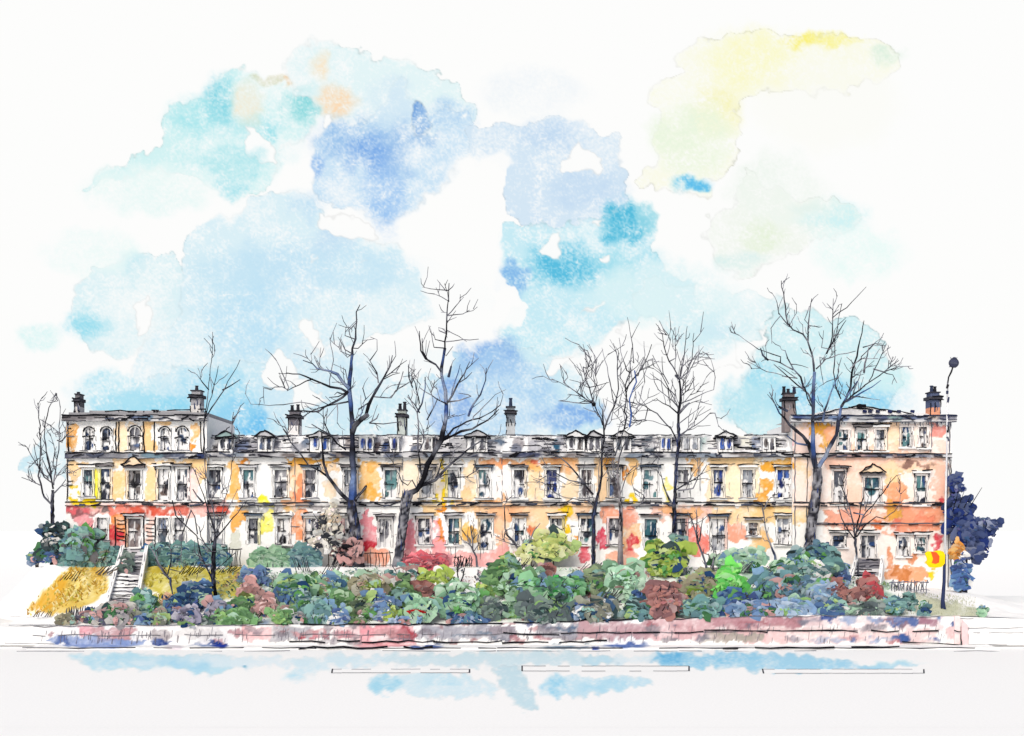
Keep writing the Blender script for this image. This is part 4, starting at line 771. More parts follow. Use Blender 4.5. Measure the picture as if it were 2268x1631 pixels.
for a, b in (((1798, 921), (1905, 897)), ((1905, 898), (2026, 917)), ((1880, 902), (1990, 912))): r.ink(tuple(np.array(rp(*a)) + (0, -.05, 0)), tuple(np.array(rp(*b)) + (0, -.05, 0)), .04, INK, .03, .08, .5)
for px in (1916, 1928, 1945, 1972, 1992, 2022): r.tube([tuple(np.array(rp(px - 4, 911)) + (0, -.08, 0)), tuple(np.array(rp(px + 4, 912)) + (0, -.08, 0))], .1, .12, rng.choice([(40,48,90), (50,56,84)]))
r.ink(tuple(np.array(rp(1898, 899)) + (0, -.08, 0)), tuple(np.array(rp(1918, 900)) + (0, -.08, 0)), .12, INK, .02, 0, .3)
r.build('roof', M_SLATE, hH)
chimney(hH, 1750, 852, 926, RDd + .6, 24, 3, (125, 118, 122), (150, 138, 138)); chimney(hH, 2072, 850, 924, RDd + .6, 22, 2, (90, 100, 130), (226, 160, 130))
m = PartLines(hH, 'dentil')
for _ in range(60):
    px = rng.uniform(1800, 2100); m.ink((X_(px, RDd), -.44, Z_(934, RDd)), (X_(px + 1, RDd), -.44, Z_(934 + rng.uniform(4, 12), RDd)), .02, rng.choice([PENCIL, (110,110,130), GREY]), .01, 0, .3)
m = PartLines(hH, 'quoin')
for px, ya, yb in ((2064, 938, 1002), (2102, 930, 1120), (2098, 1010, 1300), (2106, 1020, 1290), (2104, 930, 1000), (1760, 940, 1230), (1788, 1012, 1225)):
    m.ink((X_(px, RDd), -.44, Z_(ya, RDd)), (X_(px + rng.uniform(-3, 3), RDd), -.44, Z_(yb, RDd)), .034, rng.choice([(80,80,88), PENCIL, PENCIL]), .03, .15, .4)
# scattered small dark fixings and pencil-thin courses on the fronts belong to each house
for h, a, b in ((hB, 458, 655), (hC, 655, 893), (hD, 893, 1113), (hE, 1113, 1328), (hF, 1328, 1552), (hG, 1552, 1776)):
    m = MB()
    for _ in range(16):
        px = rng.uniform(a + 4, b - 6); py = rng.choice([rng.uniform(1018, 1034), rng.uniform(1122, 1142), rng.uniform(1040, 1110), rng.uniform(1150, 1215)])
        m.ink((X_(px), -.05, Z_(py)), (X_(px + rng.uniform(5, 22)), -.05, Z_(py + rng.uniform(-2, 2))), rng.uniform(.012, .022), rng.choice([PENCIL, (90,90,98), GREY]), .03, .1, .3)
    for _ in range(12):
        px = rng.uniform(a + 4, b - 4); py = rng.uniform(1030, 1215)
        m.ink((X_(px), -.05, Z_(py)), (X_(px + rng.uniform(-3, 3)), -.05, Z_(py + rng.uniform(8, 40))), rng.uniform(.012, .02), rng.choice([PENCIL, (100,100,108), GREY]), .03, .15, .3)
    m.ink((X_(b - 2), -.06, Z_(1016)), (X_(b - 2), -.06, Z_(1112)), .022, PENCIL, .03, .3, .4)
    m.build('masonry_joint', M_STONE, h)
# ------------------------------------------------------------------ steps, railings, lamp
def bank_pt(px, py):
    d = on_bank(px, py); x = X_(px, d)
    return x, d, float(zbank(x, d))
def stairs(top, bot, w0, w1, n, label):
    """top/bot = (px, py, d): middle of the highest and lowest tread"""
    t = np.array(P3(*top)); b = np.array(P3(*bot))
    s = empty('stone_staircase', tuple(b), label, 'steps')
    for i in range(n):
        f = i / (n - 1); p = b + (t - b) * f; hw = (w1 + (w0 - w1) * f) * top[2] / FP / 2 * rng.uniform(.9, 1.02)
        run = (t[1] - b[1]) / (n - 1); rise = (t[2] - b[2]) / (n - 1)
        q = MB(); g = rng.choice([(190,188,192), (160,158,164), (220,219,222), (140,138,146), (236,236,237)])
        q.box(p[0] - hw, p[0] + hw, p[1], p[1] + run + .3, p[2] - rise - .5, p[2], g)
        q.ink((p[0] - hw - .08, p[1] - .03, p[2] - rng.uniform(0, .08)), (p[0] + hw * rng.uniform(.7, 1.05), p[1] - .03, p[2] - rng.uniform(0, .06)), rng.uniform(.018, .04), rng.choice([INK, (60,60,70), (100,100,110)]), .03, .15, .35)
        if rng.random() < .6: q.ink((p[0] - hw * .7, p[1] - .03, p[2] - rise * .6), (p[0] + hw * rng.uniform(0, .8), p[1] - .03, p[2] - rise * .55), rng.uniform(.018, .032), rng.choice([PENCIL, (74,78,100), INK]), .03, .1, .3)
        q.build('step', M_STONE, s)
    for sd in (-1, 1):
        q = MB()
        h0, h1 = w1 * top[2] / FP / 2 + .12, w0 * top[2] / FP / 2 + .12
        a = b + np.array([sd * h0, -.1, .25]); c = t + np.array([sd * h1, 0, .25])
        e = np.array([.12, 0, 0]); dn = np.array([0, 0, -1.2])
        q.add([a - e, a + e, c + e, c - e, a - e + dn, a + e + dn, c + e + dn, c - e + dn], [(0, 1, 2, 3), (0, 3, 7, 4), (1, 5, 6, 2), (0, 4, 5, 1)], (246, 246, 245))
        q.ink(tuple(a), tuple(c), .022, PENCIL, .04, .15, .4)
        q.build('side_wall', M_STONE, s)
stairs((298, 1216, 88.6), (270, 1342, 82.2), 46, 54, 17, 'long flight of dark weathered steps up to the left end house')
stairs((1926, 1238, 88.6), (1912, 1306, 86.0), 50, 58, 10, 'short flight of pale steps up to the pink right end house')

def railing(pxa, pxb, py0, py1, label, col=INK, n=10, lean=0, dd=None):
    pm = (pxa + pxb) / 2
    d = dd or on_bank(pm, py1); py1 = max(py1, 1150 + (CAMZ - float(zbank(X_(pm, d), d))) * FP / d); s = empty('iron_railing', (X_(pm, d), d - 90, Z_(py1, d)), label, 'railing', 'railings before the houses')
    for nm, py, r in (('top_rail', py0 + 2, .035), ('bottom_rail', py1 - 3, .02)):
        q = MB(); q.ink((X_(pxa - 2, d), d - 90, Z_(py, d)), (X_(pxb + 2, d), d - 90, Z_(py - 1, d)), r, col, .03, .04, .4); q.build(nm, M_IRON, s)
    for i in range(n):
        px = pxa + (pxb - pxa) * (i + .5) / n + rng.uniform(-1.5, 1.5); q = MB()
        q.tube([(X_(px, d), d - 90, Z_(py1 + rng.uniform(0, 3), d)), (X_(px + rng.uniform(-2, 2), d), d - 90, Z_((py0 + py1) / 2, d)), (X_(px + rng.uniform(-3, 3) + lean, d), d - 90, Z_(py0 + rng.uniform(-4, 4), d))], [.02, .035, .028], None, col)
        q.build('baluster', M_IRON, s)
railing(482, 535, 1216, 1244, 'black railing of bent bars by the steps of the tan terrace house', n=9)
railing(572, 640, 1214, 1246, 'grey and black railing over a teal hedge, left of the pale speckled shrub', (50, 50, 58), 12)
railing(810, 868, 1224, 1250, 'dark railing with a broad top bar between the two tallest trees', n=7)
railing(892, 985, 1228, 1254, 'thin reddish railing behind the long red hedge', (120, 60, 72), 10)
railing(1006, 1046, 1232, 1256, 'short black zigzag railing beneath the teal door', n=9)
railing(1570, 1616, 1246, 1268, 'small black railing near the bright green bush', (50, 50, 56), 6)
railing(1970, 2056, 1288, 1311, 'blue grey railing at the foot of the pink end house', (92, 98, 122), 12)
railing(1600, 1690, 1222, 1232, 'faint low grey railing before the pale panelled door', PENCIL, 9)

def lamp():
    d = on_bank(2090, 1350); x = X_(2090, d); y = d - 90; zb = Z_(1352, d)
    s = empty('street_lamp', (x, y, zb), 'tall thin street lamp with navy lower post and leaning round head', 'street lamp')
    def p(px, py): return (X_(px, d), y, Z_(py, d))
    q = MB(); pts = [p(2093, 1352), p(2089, 1346), p(2088, 1330), p(2091, 1290), p(2092, 1235), p(2093, 1228)]
    q.tube(pts, [.10, .17, .13, .11, .09, .07], None, (48, 58, 94), 8); q.build('post', M_IRON, s, True)
    q = MB(); pts = [p(2093, 1232), p(2094, 1120), p(2097, 1000), p(2098, 900), p(2099, 846)]
    q.tube(pts, [.07, .06, .06, .055, .05], None, [(190,190,196), (232,232,234), (206,206,212), (236,236,238), (90,92,104)], 8)
    for py in (852, 866, 880, 918, 935, 945, 968): q.tube([p(2099 + rng.uniform(-2, 2), py), p(2099 + rng.uniform(-2, 2), py + rng.uniform(5, 14))], .085, .08, rng.choice([(50,56,84), INK, (80,84,100)]))
    q.build('upper_post', M_IRON, s)
    q = MB(); q.tube([p(2099, 850), p(2101, 836), p(2107, 824), p(2111, 812)], [.05, .05, .06, .045], None, INK, 6); q.build('bracket', M_IRON, s)
    q = MB()
    for i in range(9): q.tube([p(2112, 804), p(2112 + rng.uniform(-13, 13), 804 + rng.uniform(-13, 12))], .06, .02, rng.choice([(64,68,90), INK, (120,122,134)]), 4)
    for i in range(7):
        a = -.9 + i * .3; r = .34 * math.cos(a * 1.15)
        c = p(2111 + i * .5, 814 - i * 3.2); q.tube([c, p(2111 + (i + 1) * .5, 814 - (i + 1) * 3.2)], max(r, .08), max(.34 * math.cos((a + .3) * 1.15), .06), rng.choice([(64,68,90), (78,82,100), (48,52,70)]), 10)
    q.build('lamp_head', M_IRON, s)
lamp()
d = on_bank(2090, 1350); k = d / FP; y = d - 90.14
sg = empty('sign_panel', (X_(2068, d), y, Z_(1258, d)), 'flat yellow sign panel with a red orange middle, fixed to the lamp post', 'sign')
def flat(name, pts, yy, th, col, seed):
    m = MB(); p = [(X_(a, d), yy, Z_(b, d)) for a, b in pts]; n = len(p)
    m.add(p + [(a, yy + th, c) for a, _, c in p], [tuple(range(n))[::-1], tuple(range(n, 2 * n))] + [(i, (i + 1) % n, n + (i + 1) % n, n + i) for i in range(n)], [tuple(np.clip(np.array(col) + rng.uniform(-12, 8), 0, 252)) for _ in range(2 * n)])
    m.build(name, M_IRON, sg)
flat('board', [(2047, 1226), (2053, 1221), (2066, 1222), (2078, 1219), (2088, 1222), (2092, 1230), (2091, 1248), (2084, 1256), (2070, 1258), (2058, 1257), (2051, 1250), (2052, 1238)], y, .07, (249, 212, 18), 1)
flat('emblem', [(2060, 1222), (2072, 1223), (2079, 1232), (2078, 1246), (2070, 1249), (2062, 1247), (2065, 1238)], y - .03, .028, (238, 92, 44), 2)

# ------------------------------------------------------------------ bare trees
def branch(m, pts, r0, r1, dep0, dep1, col, wob=.05, n=6):
    """pts in photo units; dep: metres from the camera at each end"""
    P = []; C = []
    k = len(pts)
    for i in range(k - 1):
        a, b = pts[i], pts[i + 1]
        L = math.hypot(b[0] - a[0], b[1] - a[1]); s = max(1, int(L / 14))
        for j in range(s):
            t = j / s; f = (i + t) / (k - 1); d = dep0 + (dep1 - dep0) * f
            P.append(np.array(P3(a[0] + (b[0] - a[0]) * t, a[1] + (b[1] - a[1]) * t, d)) + np.array([rng.uniform(-wob, wob), rng.uniform(-wob, wob), rng.uniform(-wob, wob)]) * (1 if (i or j) else 0))
    P.append(np.array(P3(pts[-1][0], pts[-1][1], dep1)))
    N = len(P); R_ = [max(.016, (r0 + (r1 - r0) * i / (N - 1)) * rng.uniform(.85, 1.2)) for i in range(N)]
    C = [col() for _ in range(N)]
    m.tube(P, R_, None, C, n)
def c_ink(): return rng.choice([INK, INK, (44, 44, 52), (70, 72, 84), (110, 112, 122)])
def c_twig(): return rng.choice([(40, 40, 48), (84, 84, 94), (120, 120, 130), (150, 150, 160)])
def c_trunk(): return rng.choice([(110, 110, 120), (66, 68, 82), (150, 150, 158), (214, 214, 218), (62, 74, 108), (84, 84, 94), (44, 44, 52), (54, 54, 64), (40, 40, 46)])
def c_blue(): return rng.choice([(60, 84, 140), (70, 76, 96), (110, 130, 170), (48, 52, 70), (140, 150, 170), INK])
def tree(name, crop, base, trunk, limbs, twigs, label, seed, tcol=c_trunk, auto=26, cat='tree', group='bare trees before the terrace', reach=34):
    """trunk: list of (u,v,radius in metres); limbs: (points, r0, r1, colour); twigs: points only"""
    random.seed(seed); rng.seed(seed)
    pb = Q(crop, [base])[0]
    d0 = on_bank(*pb); x, y, z = P3(pb[0], pb[1], d0)
    z = float(zbank(x, d0)) if zbank(x, d0) > .3 else z
    root = empty(name, (x, y, z), label, cat, group)
    m = MB(); pts = Q(crop, [t[:2] for t in trunk])
    P = []; Rr = []
    for i in range(len(pts) - 1):
        n = max(2, int(math.hypot(pts[i+1][0]-pts[i][0], pts[i+1][1]-pts[i][1]) / 6))
        for j in range(n):
            t = j / n; P.append(np.array(P3(pts[i][0] + (pts[i+1][0]-pts[i][0]) * t, pts[i][1] + (pts[i+1][1]-pts[i][1]) * t, d0)) + np.array([rng.uniform(-.03, .03), 0, 0])); Rr.append((trunk[i][2] + (trunk[i+1][2] - trunk[i][2]) * t) * rng.uniform(.9, 1.12))
    P.append(np.array(P3(*pts[-1], d0))); Rr.append(trunk[-1][2])
    P[0] = np.array([P[0][0], P[0][1], z - .3]); Rr[0] *= 1.5
    n0 = len(m.v); m.tube(P, Rr, None, tcol(), 10)
    pal = [tcol() for _ in range(9)]
    for i in range(n0, len(m.v)):
        vx, vy, vz = m.v[i]; f = vn(np.array([vx * 5.5 + seed]), np.array([vz * 1.5 + vx * 1.2]), seed % 40)[0]; m.c[i] = pal[min(8, int(f * 9))]
    for _ in range(int(len(P) * .9)):                                  # dark ridges of the bark
        i = rng.randrange(len(P)); p = P[i]; r = Rr[i]
        if r > .12:
            o = rng.uniform(-.8, .8) * r; yy = p[1] - math.sqrt(max(r * r - o * o, 0)) - .01
            m.tube([(p[0] + o, yy, p[2]), (p[0] + o + rng.uniform(-.05, .05), yy, p[2] + rng.uniform(.2, .7))], rng.uniform(.02, .05), .015, rng.choice([INK, INK, (60,60,70), (56,70,120)]))
    m.build('trunk', M_BARK, root)
    c = MB(); tips = []
    for L in limbs:
        pts = Q(crop, L[0]); dd = rng.uniform(-1.6, 1.6)
        branch(c, pts, L[1], L[2], d0, d0 + dd, L[3] if len(L) > 3 else c_ink, .04)
        for i in range(1, len(pts)): tips.append((pts[i - 1], pts[i], d0 + dd * i / (len(pts) - 1), L[2]))
    ends = [p_ for t_ in tips for p_ in (t_[0], t_[1], ((t_[0][0] + t_[1][0]) / 2, (t_[0][1] + t_[1][1]) / 2))]
    for tpt in twigs:
        pts = Q(crop, tpt); dd = rng.uniform(-1.2, 1.2)
        near = min(((math.hypot(e_[0] - p_[0], e_[1] - p_[1]), k_, e_) for e_ in ends for k_, p_ in ((0, pts[0]), (1, pts[-1]))), key=lambda t_: t_[0])
        if near[1]: pts = pts[::-1]
        if near[0] > 2: pts = [near[2]] + pts
        branch(c, pts, .042, .018, d0 + dd * .5, d0 + dd, c_twig, .03, 5)
        tips.append((pts[-2], pts[-1], d0 + dd, .02))
    for _ in range(int(auto * 3.8)):                                               # fine side shoots
        a, b, dd, _r = rng.choice(tips); f = rng.uniform(.2, 1)
        s = (a[0] + (b[0] - a[0]) * f, a[1] + (b[1] - a[1]) * f)
        an = math.atan2(b[1] - a[1], b[0] - a[0]) + rng.choice([-1, 1]) * rng.uniform(.35, .9)
        L = rng.uniform(.35, 1) * reach; e = (s[0] + math.cos(an) * L, s[1] + math.sin(an) * L - L * .3)
        tips.append((s, e, dd, .02))
        mid = ((s[0] + e[0]) / 2 + rng.uniform(-3, 3), (s[1] + e[1]) / 2 + rng.uniform(-2, 4))
        branch(c, [s, mid, e], .028, .014, dd, dd + rng.uniform(-.8, .8), c_twig, .02, 4)
    c.build('crown', M_BARK, root)
    return root
tree('bare_tree', 'T1', (650, 1585), [(655,1600,.42),(648,1480,.40),(640,1380,.38),(625,1290,.36),(622,1225,.36)],
     [([(622,1235),(630,1140),(628,1000),(628,900),(624,830)],.26,.17,c_blue), ([(624,830),(622,740),(612,640),(605,600),(618,500),(625,410)],.17,.10,c_blue), ([(625,410),(622,380),(642,330),(648,230),(645,180),(668,138)],.08,.03),
      ([(612,1235),(570,1200),(490,1095),(465,1020),(458,900),(455,850)],.14,.05), ([(488,1095),(440,1060),(385,1030),(320,950),(280,900),(240,830)],.07,.03), ([(590,945),(545,915),(500,860),(455,835),(398,803)],.07,.035), ([(500,860),(470,800),(462,745)],.05,.025),
      ([(608,605),(575,570),(540,525),(500,510),(430,490),(400,465),(350,448)],.12,.03,c_blue), ([(600,628),(560,605),(500,595),(450,575),(405,552),(330,525),(258,518)],.09,.03), ([(405,552),(330,582),(262,618)],.05,.025), ([(265,612),(235,598),(190,595),(175,612)],.04,.025),
      ([(605,622),(570,655),(500,690),(440,733),(330,728),(280,726)],.09,.03), ([(602,678),(540,692),(470,702),(400,730),(340,768)],.06,.025), ([(592,625),(545,648),(495,655)],.05,.03), ([(590,640),(540,625),(525,640)],.04,.02),
      ([(626,850),(640,810),(670,775),(710,752)],.20,.15), ([(700,755),(715,695),(740,650),(785,575),(835,480),(848,420)],.12,.03), ([(640,840),(690,700),(680,690),(700,660),(682,600)],.05,.03,c_blue), ([(660,720),(720,680)],.05,.03), ([(720,795),(760,770),(772,745)],.06,.03,c_twig), ([(720,797),(800,803),(850,795),(890,790)],.045,.025,c_twig),
      ([(740,650),(800,655),(840,657),(880,600),(908,510)],.05,.025,c_twig), ([(770,575),(762,520),(738,480),(722,450)],.05,.025,c_twig), ([(795,555),(850,525),(890,518)],.04,.02), ([(800,545),(870,490),(928,448)],.04,.02), ([(838,470),(870,420),(860,340)],.03,.018,c_twig),
      ([(635,1225),(680,1180),(715,1130)],.11,.09), ([(640,1230),(660,1190)],.12,.06)],
     [[(622,410),(585,390),(545,318)],[(600,430),(560,395)],[(640,330),(585,310),(590,260)],[(650,235),(600,288)],[(655,380),(712,332)],[(610,420),(560,400),(548,370)],[(500,560),(520,450),(500,320)],[(725,318),(762,335),(765,390)],[(440,700),(340,680),(280,690),(160,700),(60,690),(28,630)],[(600,560),(585,500),(520,470)],[(135,690),(130,600)],[(540,800),(545,740)],[(270,600),(220,480),(195,435)]],
     'tall bare tree with a thick forked trunk, left one of the two tallest trees', 101, auto=34)
tree('bare_tree', 'T1', (885, 1560), [(880,1570,.34),(892,1470,.31),(905,1380,.33),(915,1290,.36),(925,1215,.36),(945,1180,.30)],
     [([(940,1190),(985,1165),(1015,1110),(1045,1030),(1070,980),(1120,890),(1138,810)],.20,.16), ([(1138,810),(1150,700),(1145,620),(1120,530),(1128,440),(1140,380)],.15,.09,c_blue), ([(1140,390),(1145,300),(1152,200),(1160,100),(1163,18)],.06,.025),
      ([(985,1165),(1015,1140),(1085,1112),(1150,1045),(1200,1000),(1290,930),(1345,895),(1390,912)],.13,.035), ([(1015,1110),(1000,1040),(992,960),(1020,900),(1022,830)],.06,.03), ([(992,960),(992,830),(985,740),(960,690),(935,640)],.06,.03,c_twig), ([(1120,895),(1180,868),(1230,845),(1290,830),(1375,785),(1440,720)],.10,.03), ([(1130,890),(1190,830),(1260,790),(1330,770),(1400,735),(1450,695)],.08,.03),
      ([(1085,1112),(1120,1020),(1150,945)],.05,.03), ([(1085,1112),(1140,1082),(1185,1080)],.05,.03), ([(1185,1075),(1200,1098),(1260,1095),(1310,1065),(1355,1018)],.045,.03), ([(985,1165),(960,1110),(935,1140),(900,1120),(865,1050),(845,1000)],.045,.025),
      ([(1150,690),(1185,640),(1210,580),(1250,520),(1278,455)],.07,.025), ([(1215,575),(1260,545),(1290,515)],.045,.02), ([(1152,680),(1220,672),(1285,648)],.06,.025,c_twig), ([(1150,690),(1100,668),(1030,620),(1000,600)],.05,.03,c_twig), ([(1118,510),(1085,470),(1035,440),(1008,395),(998,285)],.07,.03), ([(1040,440),(1020,400),(1013,325)],.05,.025),
      ([(985,740),(1010,690),(1030,600),(1030,540)],.06,.03,c_blue), ([(1000,740),(970,690),(930,650)],.04,.025), ([(960,600),(940,540),(937,470)],.05,.025), ([(1000,690),(975,580),(950,520)],.04,.025), ([(1270,760),(1300,690),(1340,640),(1365,560),(1370,490)],.08,.03,c_blue), ([(1040,780),(1060,740),(1100,660)],.05,.03,c_blue), ([(1175,640),(1200,560),(1225,470)],.05,.02,c_blue), ([(1160,540),(1175,480)],.09,.05,c_blue)],
     [[(1150,300),(1110,285),(1105,268),(1140,275)],[(1150,280),(1215,315),(1262,345)],[(1240,335),(1280,335),(1328,330)],[(1155,230),(1205,208)],[(1162,122),(1120,95),(1080,78)],[(1175,178),(1245,95)],[(1240,190),(1278,168)],[(1155,185),(1118,180)],[(1060,50),(1015,40)],[(1060,270),(1078,375)],[(1085,330),(1075,290)],[(905,540),(950,535)],[(1145,425),(1185,370)],[(1215,630),(1270,640)],[(1300,760),(1420,640),(1480,610)]],
     'leaning bare tree with a crooked trunk, the tallest one left of centre', 102, auto=36, tcol=lambda: rng.choice([(44,44,52),(60,62,72),(84,84,94),(110,110,120),(36,36,42),(150,150,158)]))
tree('bare_tree', 'T2', (350, 1590), [(352,1600,.16),(350,1500,.15),(352,1400,.13),(350,1300,.12),(362,1240,.14),(375,1180,.10)],
     [([(375,1180),(395,1100),(400,1010),(400,930),(412,850),(408,780),(405,680)],.09,.05), ([(350,1175),(280,1090),(200,990),(130,945),(40,940)],.07,.025), ([(325,1115),(210,1092),(120,1045),(100,1030)],.05,.025), ([(365,1250),(320,1210),(190,1195),(120,1160),(80,1115)],.04,.02), ([(412,800),(430,740),(470,660),(495,560),(488,430),(500,348)],.06,.025), ([(405,770),(375,690),(350,640),(325,550),(305,500),(290,430)],.05,.03), ([(360,650),(300,615),(250,578)],.05,.025), ([(340,640),(240,640),(155,628)],.04,.025,c_twig), ([(300,610),(220,560),(175,520)],.04,.025,c_twig),
      ([(530,790),(545,720),(532,690),(545,600),(538,540),(560,460),(575,318)],.06,.025), ([(535,570),(590,490),(655,400),(690,298)],.05,.025), ([(475,950),(505,880),(530,790)],.05,.04), ([(560,780),(570,700),(560,620),(580,560),(600,520),(590,450)],.07,.04,lambda: rng.choice([(90,120,180),(70,100,170),(120,140,180)])), ([(352,650),(345,630)],.13,.10)],
     [[(360,540),(345,460),(340,395)],[(310,440),(300,345)],[(355,460),(372,520),(350,580)],[(470,640),(430,430),(400,318)],[(545,450),(510,340),(500,260)],[(610,480),(650,360),(645,280)],[(585,410),(580,300),(548,140)],[(600,700),(625,600),(650,520)],[(600,670),(640,640),(670,610)],[(440,520),(370,540)],[(200,490),(190,455)],[(470,700),(530,650)]],
     'bare tree with many upright fanning branches, third trunk right of centre', 103, auto=44, reach=40)
tree('bare_tree', 'T2', (515, 1400), [(505,1440,.15),(512,1350,.14),(510,1250,.13),(500,1160,.10),(490,1060,.07),(500,960,.05)],
     [([(500,960),(520,900),(560,820)],.05,.03), ([(505,1180),(540,1080),(560,1040)],.04,.02,c_twig), ([(500,1150),(470,1040),(455,980)],.04,.02,c_twig)], [[(600,1190),(570,1100),(600,1000)],[(500,1050),(430,950)]],
     'thin faint grey tree just right of the fanning bare tree', 104, tcol=lambda: rng.choice([(110,104,108),(140,136,140),(90,86,92),(160,156,160)]), auto=8)
tree('bare_tree', 'T2', (835, 1570), [(836,1590,.10),(828,1530,.08),(812,1470,.10),(815,1410,.13),(822,1340,.16),(820,1240,.13),(828,1140,.11),(830,1030,.12),(838,950,.11),(850,860,.12),(845,760,.11)],
     [([(845,760),(848,690),(860,620),(858,560),(852,510)],.10,.07), ([(852,510),(862,450),(880,350),(897,193)],.05,.02), ([(850,500),(835,460),(790,400),(765,310),(752,235)],.05,.025), ([(856,500),(900,460),(925,380),(936,232)],.045,.02), ([(850,695),(835,640),(790,560),(740,450),(695,360)],.04,.02), ([(790,530),(755,470),(750,370)],.035,.02), ([(840,870),(800,790),(720,700),(615,640)],.06,.03), ([(842,700),(790,660),(720,618)],.05,.025), ([(842,660),(780,600),(725,560)],.05,.025,c_twig), ([(830,600),(775,550),(742,508)],.045,.025,c_twig),
      ([(862,600),(905,560),(940,488)],.04,.02), ([(850,830),(950,770),(1030,700)],.05,.025,c_twig), ([(806,1225),(770,1160),(740,1040)],.07,.025), ([(835,1145),(890,1110),(940,1085),(985,1050),(1012,1000)],.06,.025), ([(845,1150),(930,1140),(960,1080),(960,960)],.05,.03,c_twig), ([(850,700),(880,660),(910,640)],.10,.06,c_twig), ([(862,610),(880,500),(965,350)],.04,.02,c_twig), ([(830,480),(850,500)],.10,.10), ([(820,1335),(870,1335),(920,1340)],.04,.025)],
     [[(800,780),(700,745),(645,738)],[(650,735),(610,740)],[(870,640),(960,600),(1050,560),(1060,490),(1035,385)],[(830,380),(828,200)],[(900,420),(970,330)],[(860,440),(920,370)],[(755,240),(725,230)],[(770,245),(735,160)],[(1080,780),(1060,700)],[(800,640),(785,560)],[(850,760),(980,660)],[(870,830),(920,760)]],
     'slender upright bare tree with V-shaped branches, before the coral and cream house', 105, auto=40, reach=36, tcol=lambda: rng.choice([INK, (48,48,58), (70,78,104), (90,92,102), (44,52,84)]))
tree('bare_tree', 'T3', (405, 1490), [(405,1500,.36),(412,1400,.36),(425,1300,.40),(440,1220,.37),(448,1140,.33),(445,1075,.33)],
     [([(440,1080),(425,1020),(410,960),(395,940),(370,905),(300,840),(245,780)],.20,.05), ([(395,950),(340,940),(285,900)],.07,.03,c_blue), ([(245,780),(215,720),(192,668)],.05,.03,c_blue), ([(290,770),(240,745)],.09,.08,c_blue), ([(438,1070),(425,980),(420,870),(425,740),(428,620),(432,560)],.17,.10,c_blue), ([(430,570),(420,480),(398,400),(395,330),(405,250),(418,170)],.08,.025), ([(398,400),(370,360),(320,340),(290,300),(275,210),(255,75)],.06,.025,c_twig), ([(290,310),(240,250),(232,190)],.05,.025,c_twig),
      ([(425,740),(400,680),(370,655),(310,605),(215,520)],.07,.03), ([(375,650),(360,590),(320,550),(290,490),(275,445)],.07,.03,c_blue), ([(340,595),(280,585),(180,560),(75,505)],.03,.018,c_twig), ([(320,550),(250,510),(165,490)],.05,.03,c_twig), ([(185,498),(155,470),(145,435)],.08,.04,c_blue), ([(425,760),(395,700),(380,640)],.06,.04),
      ([(452,1070),(490,1010),(520,940),(545,895),(560,820),(575,740)],.17,.09,c_blue), ([(575,745),(600,700),(625,640),(630,560),(655,480),(675,390),(695,288)],.09,.025), ([(475,825),(490,760),(520,660),(540,620),(560,560)],.08,.03,c_blue), ([(572,705),(545,640),(535,560),(540,400),(560,280),(577,198)],.05,.022), ([(495,465),(520,410),(530,300),(532,170)],.06,.02), ([(500,455),(545,370),(600,285)],.05,.02), ([(525,275),(600,220),(660,160),(707,108)],.035,.018), ([(580,730),(640,680),(700,630),(780,580),(825,545),(828,498)],.07,.025), ([(720,612),(765,520),(810,418)],.04,.018), ([(600,720),(680,670),(740,640),(785,605)],.07,.025,c_blue), ([(590,715),(640,640),(660,610)],.07,.04,c_blue), ([(745,545),(800,560),(880,535),(945,530)],.05,.02,c_twig), ([(820,545),(880,500)],.05,.02,c_twig), ([(620,545),(680,490),(770,490)],.045,.02,c_twig), ([(695,565),(700,520),(720,430)],.08,.03,c_twig), ([(440,545),(490,495),(560,470),(650,450)],.05,.025,c_twig), ([(690,430),(755,408)],.05,.03,c_twig)],
     [[(480,630),(465,560),(460,480)],[(455,640),(500,610),(560,590)],[(680,480),(760,400),(795,375)],[(30,365),(130,440),(250,480)],[(205,410),(200,330),(250,260)],[(405,215),(380,285),(410,320)],[(300,310),(335,250)],[(470,430),(480,340)],[(640,660),(680,560),(750,500)],[(630,690),(780,710)],[(870,620),(850,575),(820,570)],[(330,520),(400,540)],[(560,540),(575,485)],[(240,530),(330,590)]],
     'broad bare tree with a stout trunk and wide spreading crown near the right end', 106, auto=50, reach=24)
tree('bare_tree', 'T3', (660, 1580), [(664,1590,.05),(655,1530,.07),(648,1470,.10),(650,1445,.10)],
     [([(645,1450),(605,1400),(575,1340),(558,1275)],.05,.025), ([(648,1450),(645,1380),(620,1290),(600,1230),(572,1165)],.06,.03), ([(650,1440),(668,1330),(690,1230),(712,1115)],.055,.025), ([(655,1440),(700,1375),(760,1330),(805,1340),(860,1300),(900,1245)],.05,.022), ([(660,1410),(690,1330),(740,1270),(800,1200),(830,1150),(870,1110),(885,1140)],.05,.02), ([(640,1310),(690,1320)],.05,.04,c_blue)],
     [[(700,1300),(720,1220)],[(610,1290),(590,1180)],[(820,1180),(840,1120)]], 'small black spindly tree beside the pale steps of the pink house', 107, auto=10, reach=22)
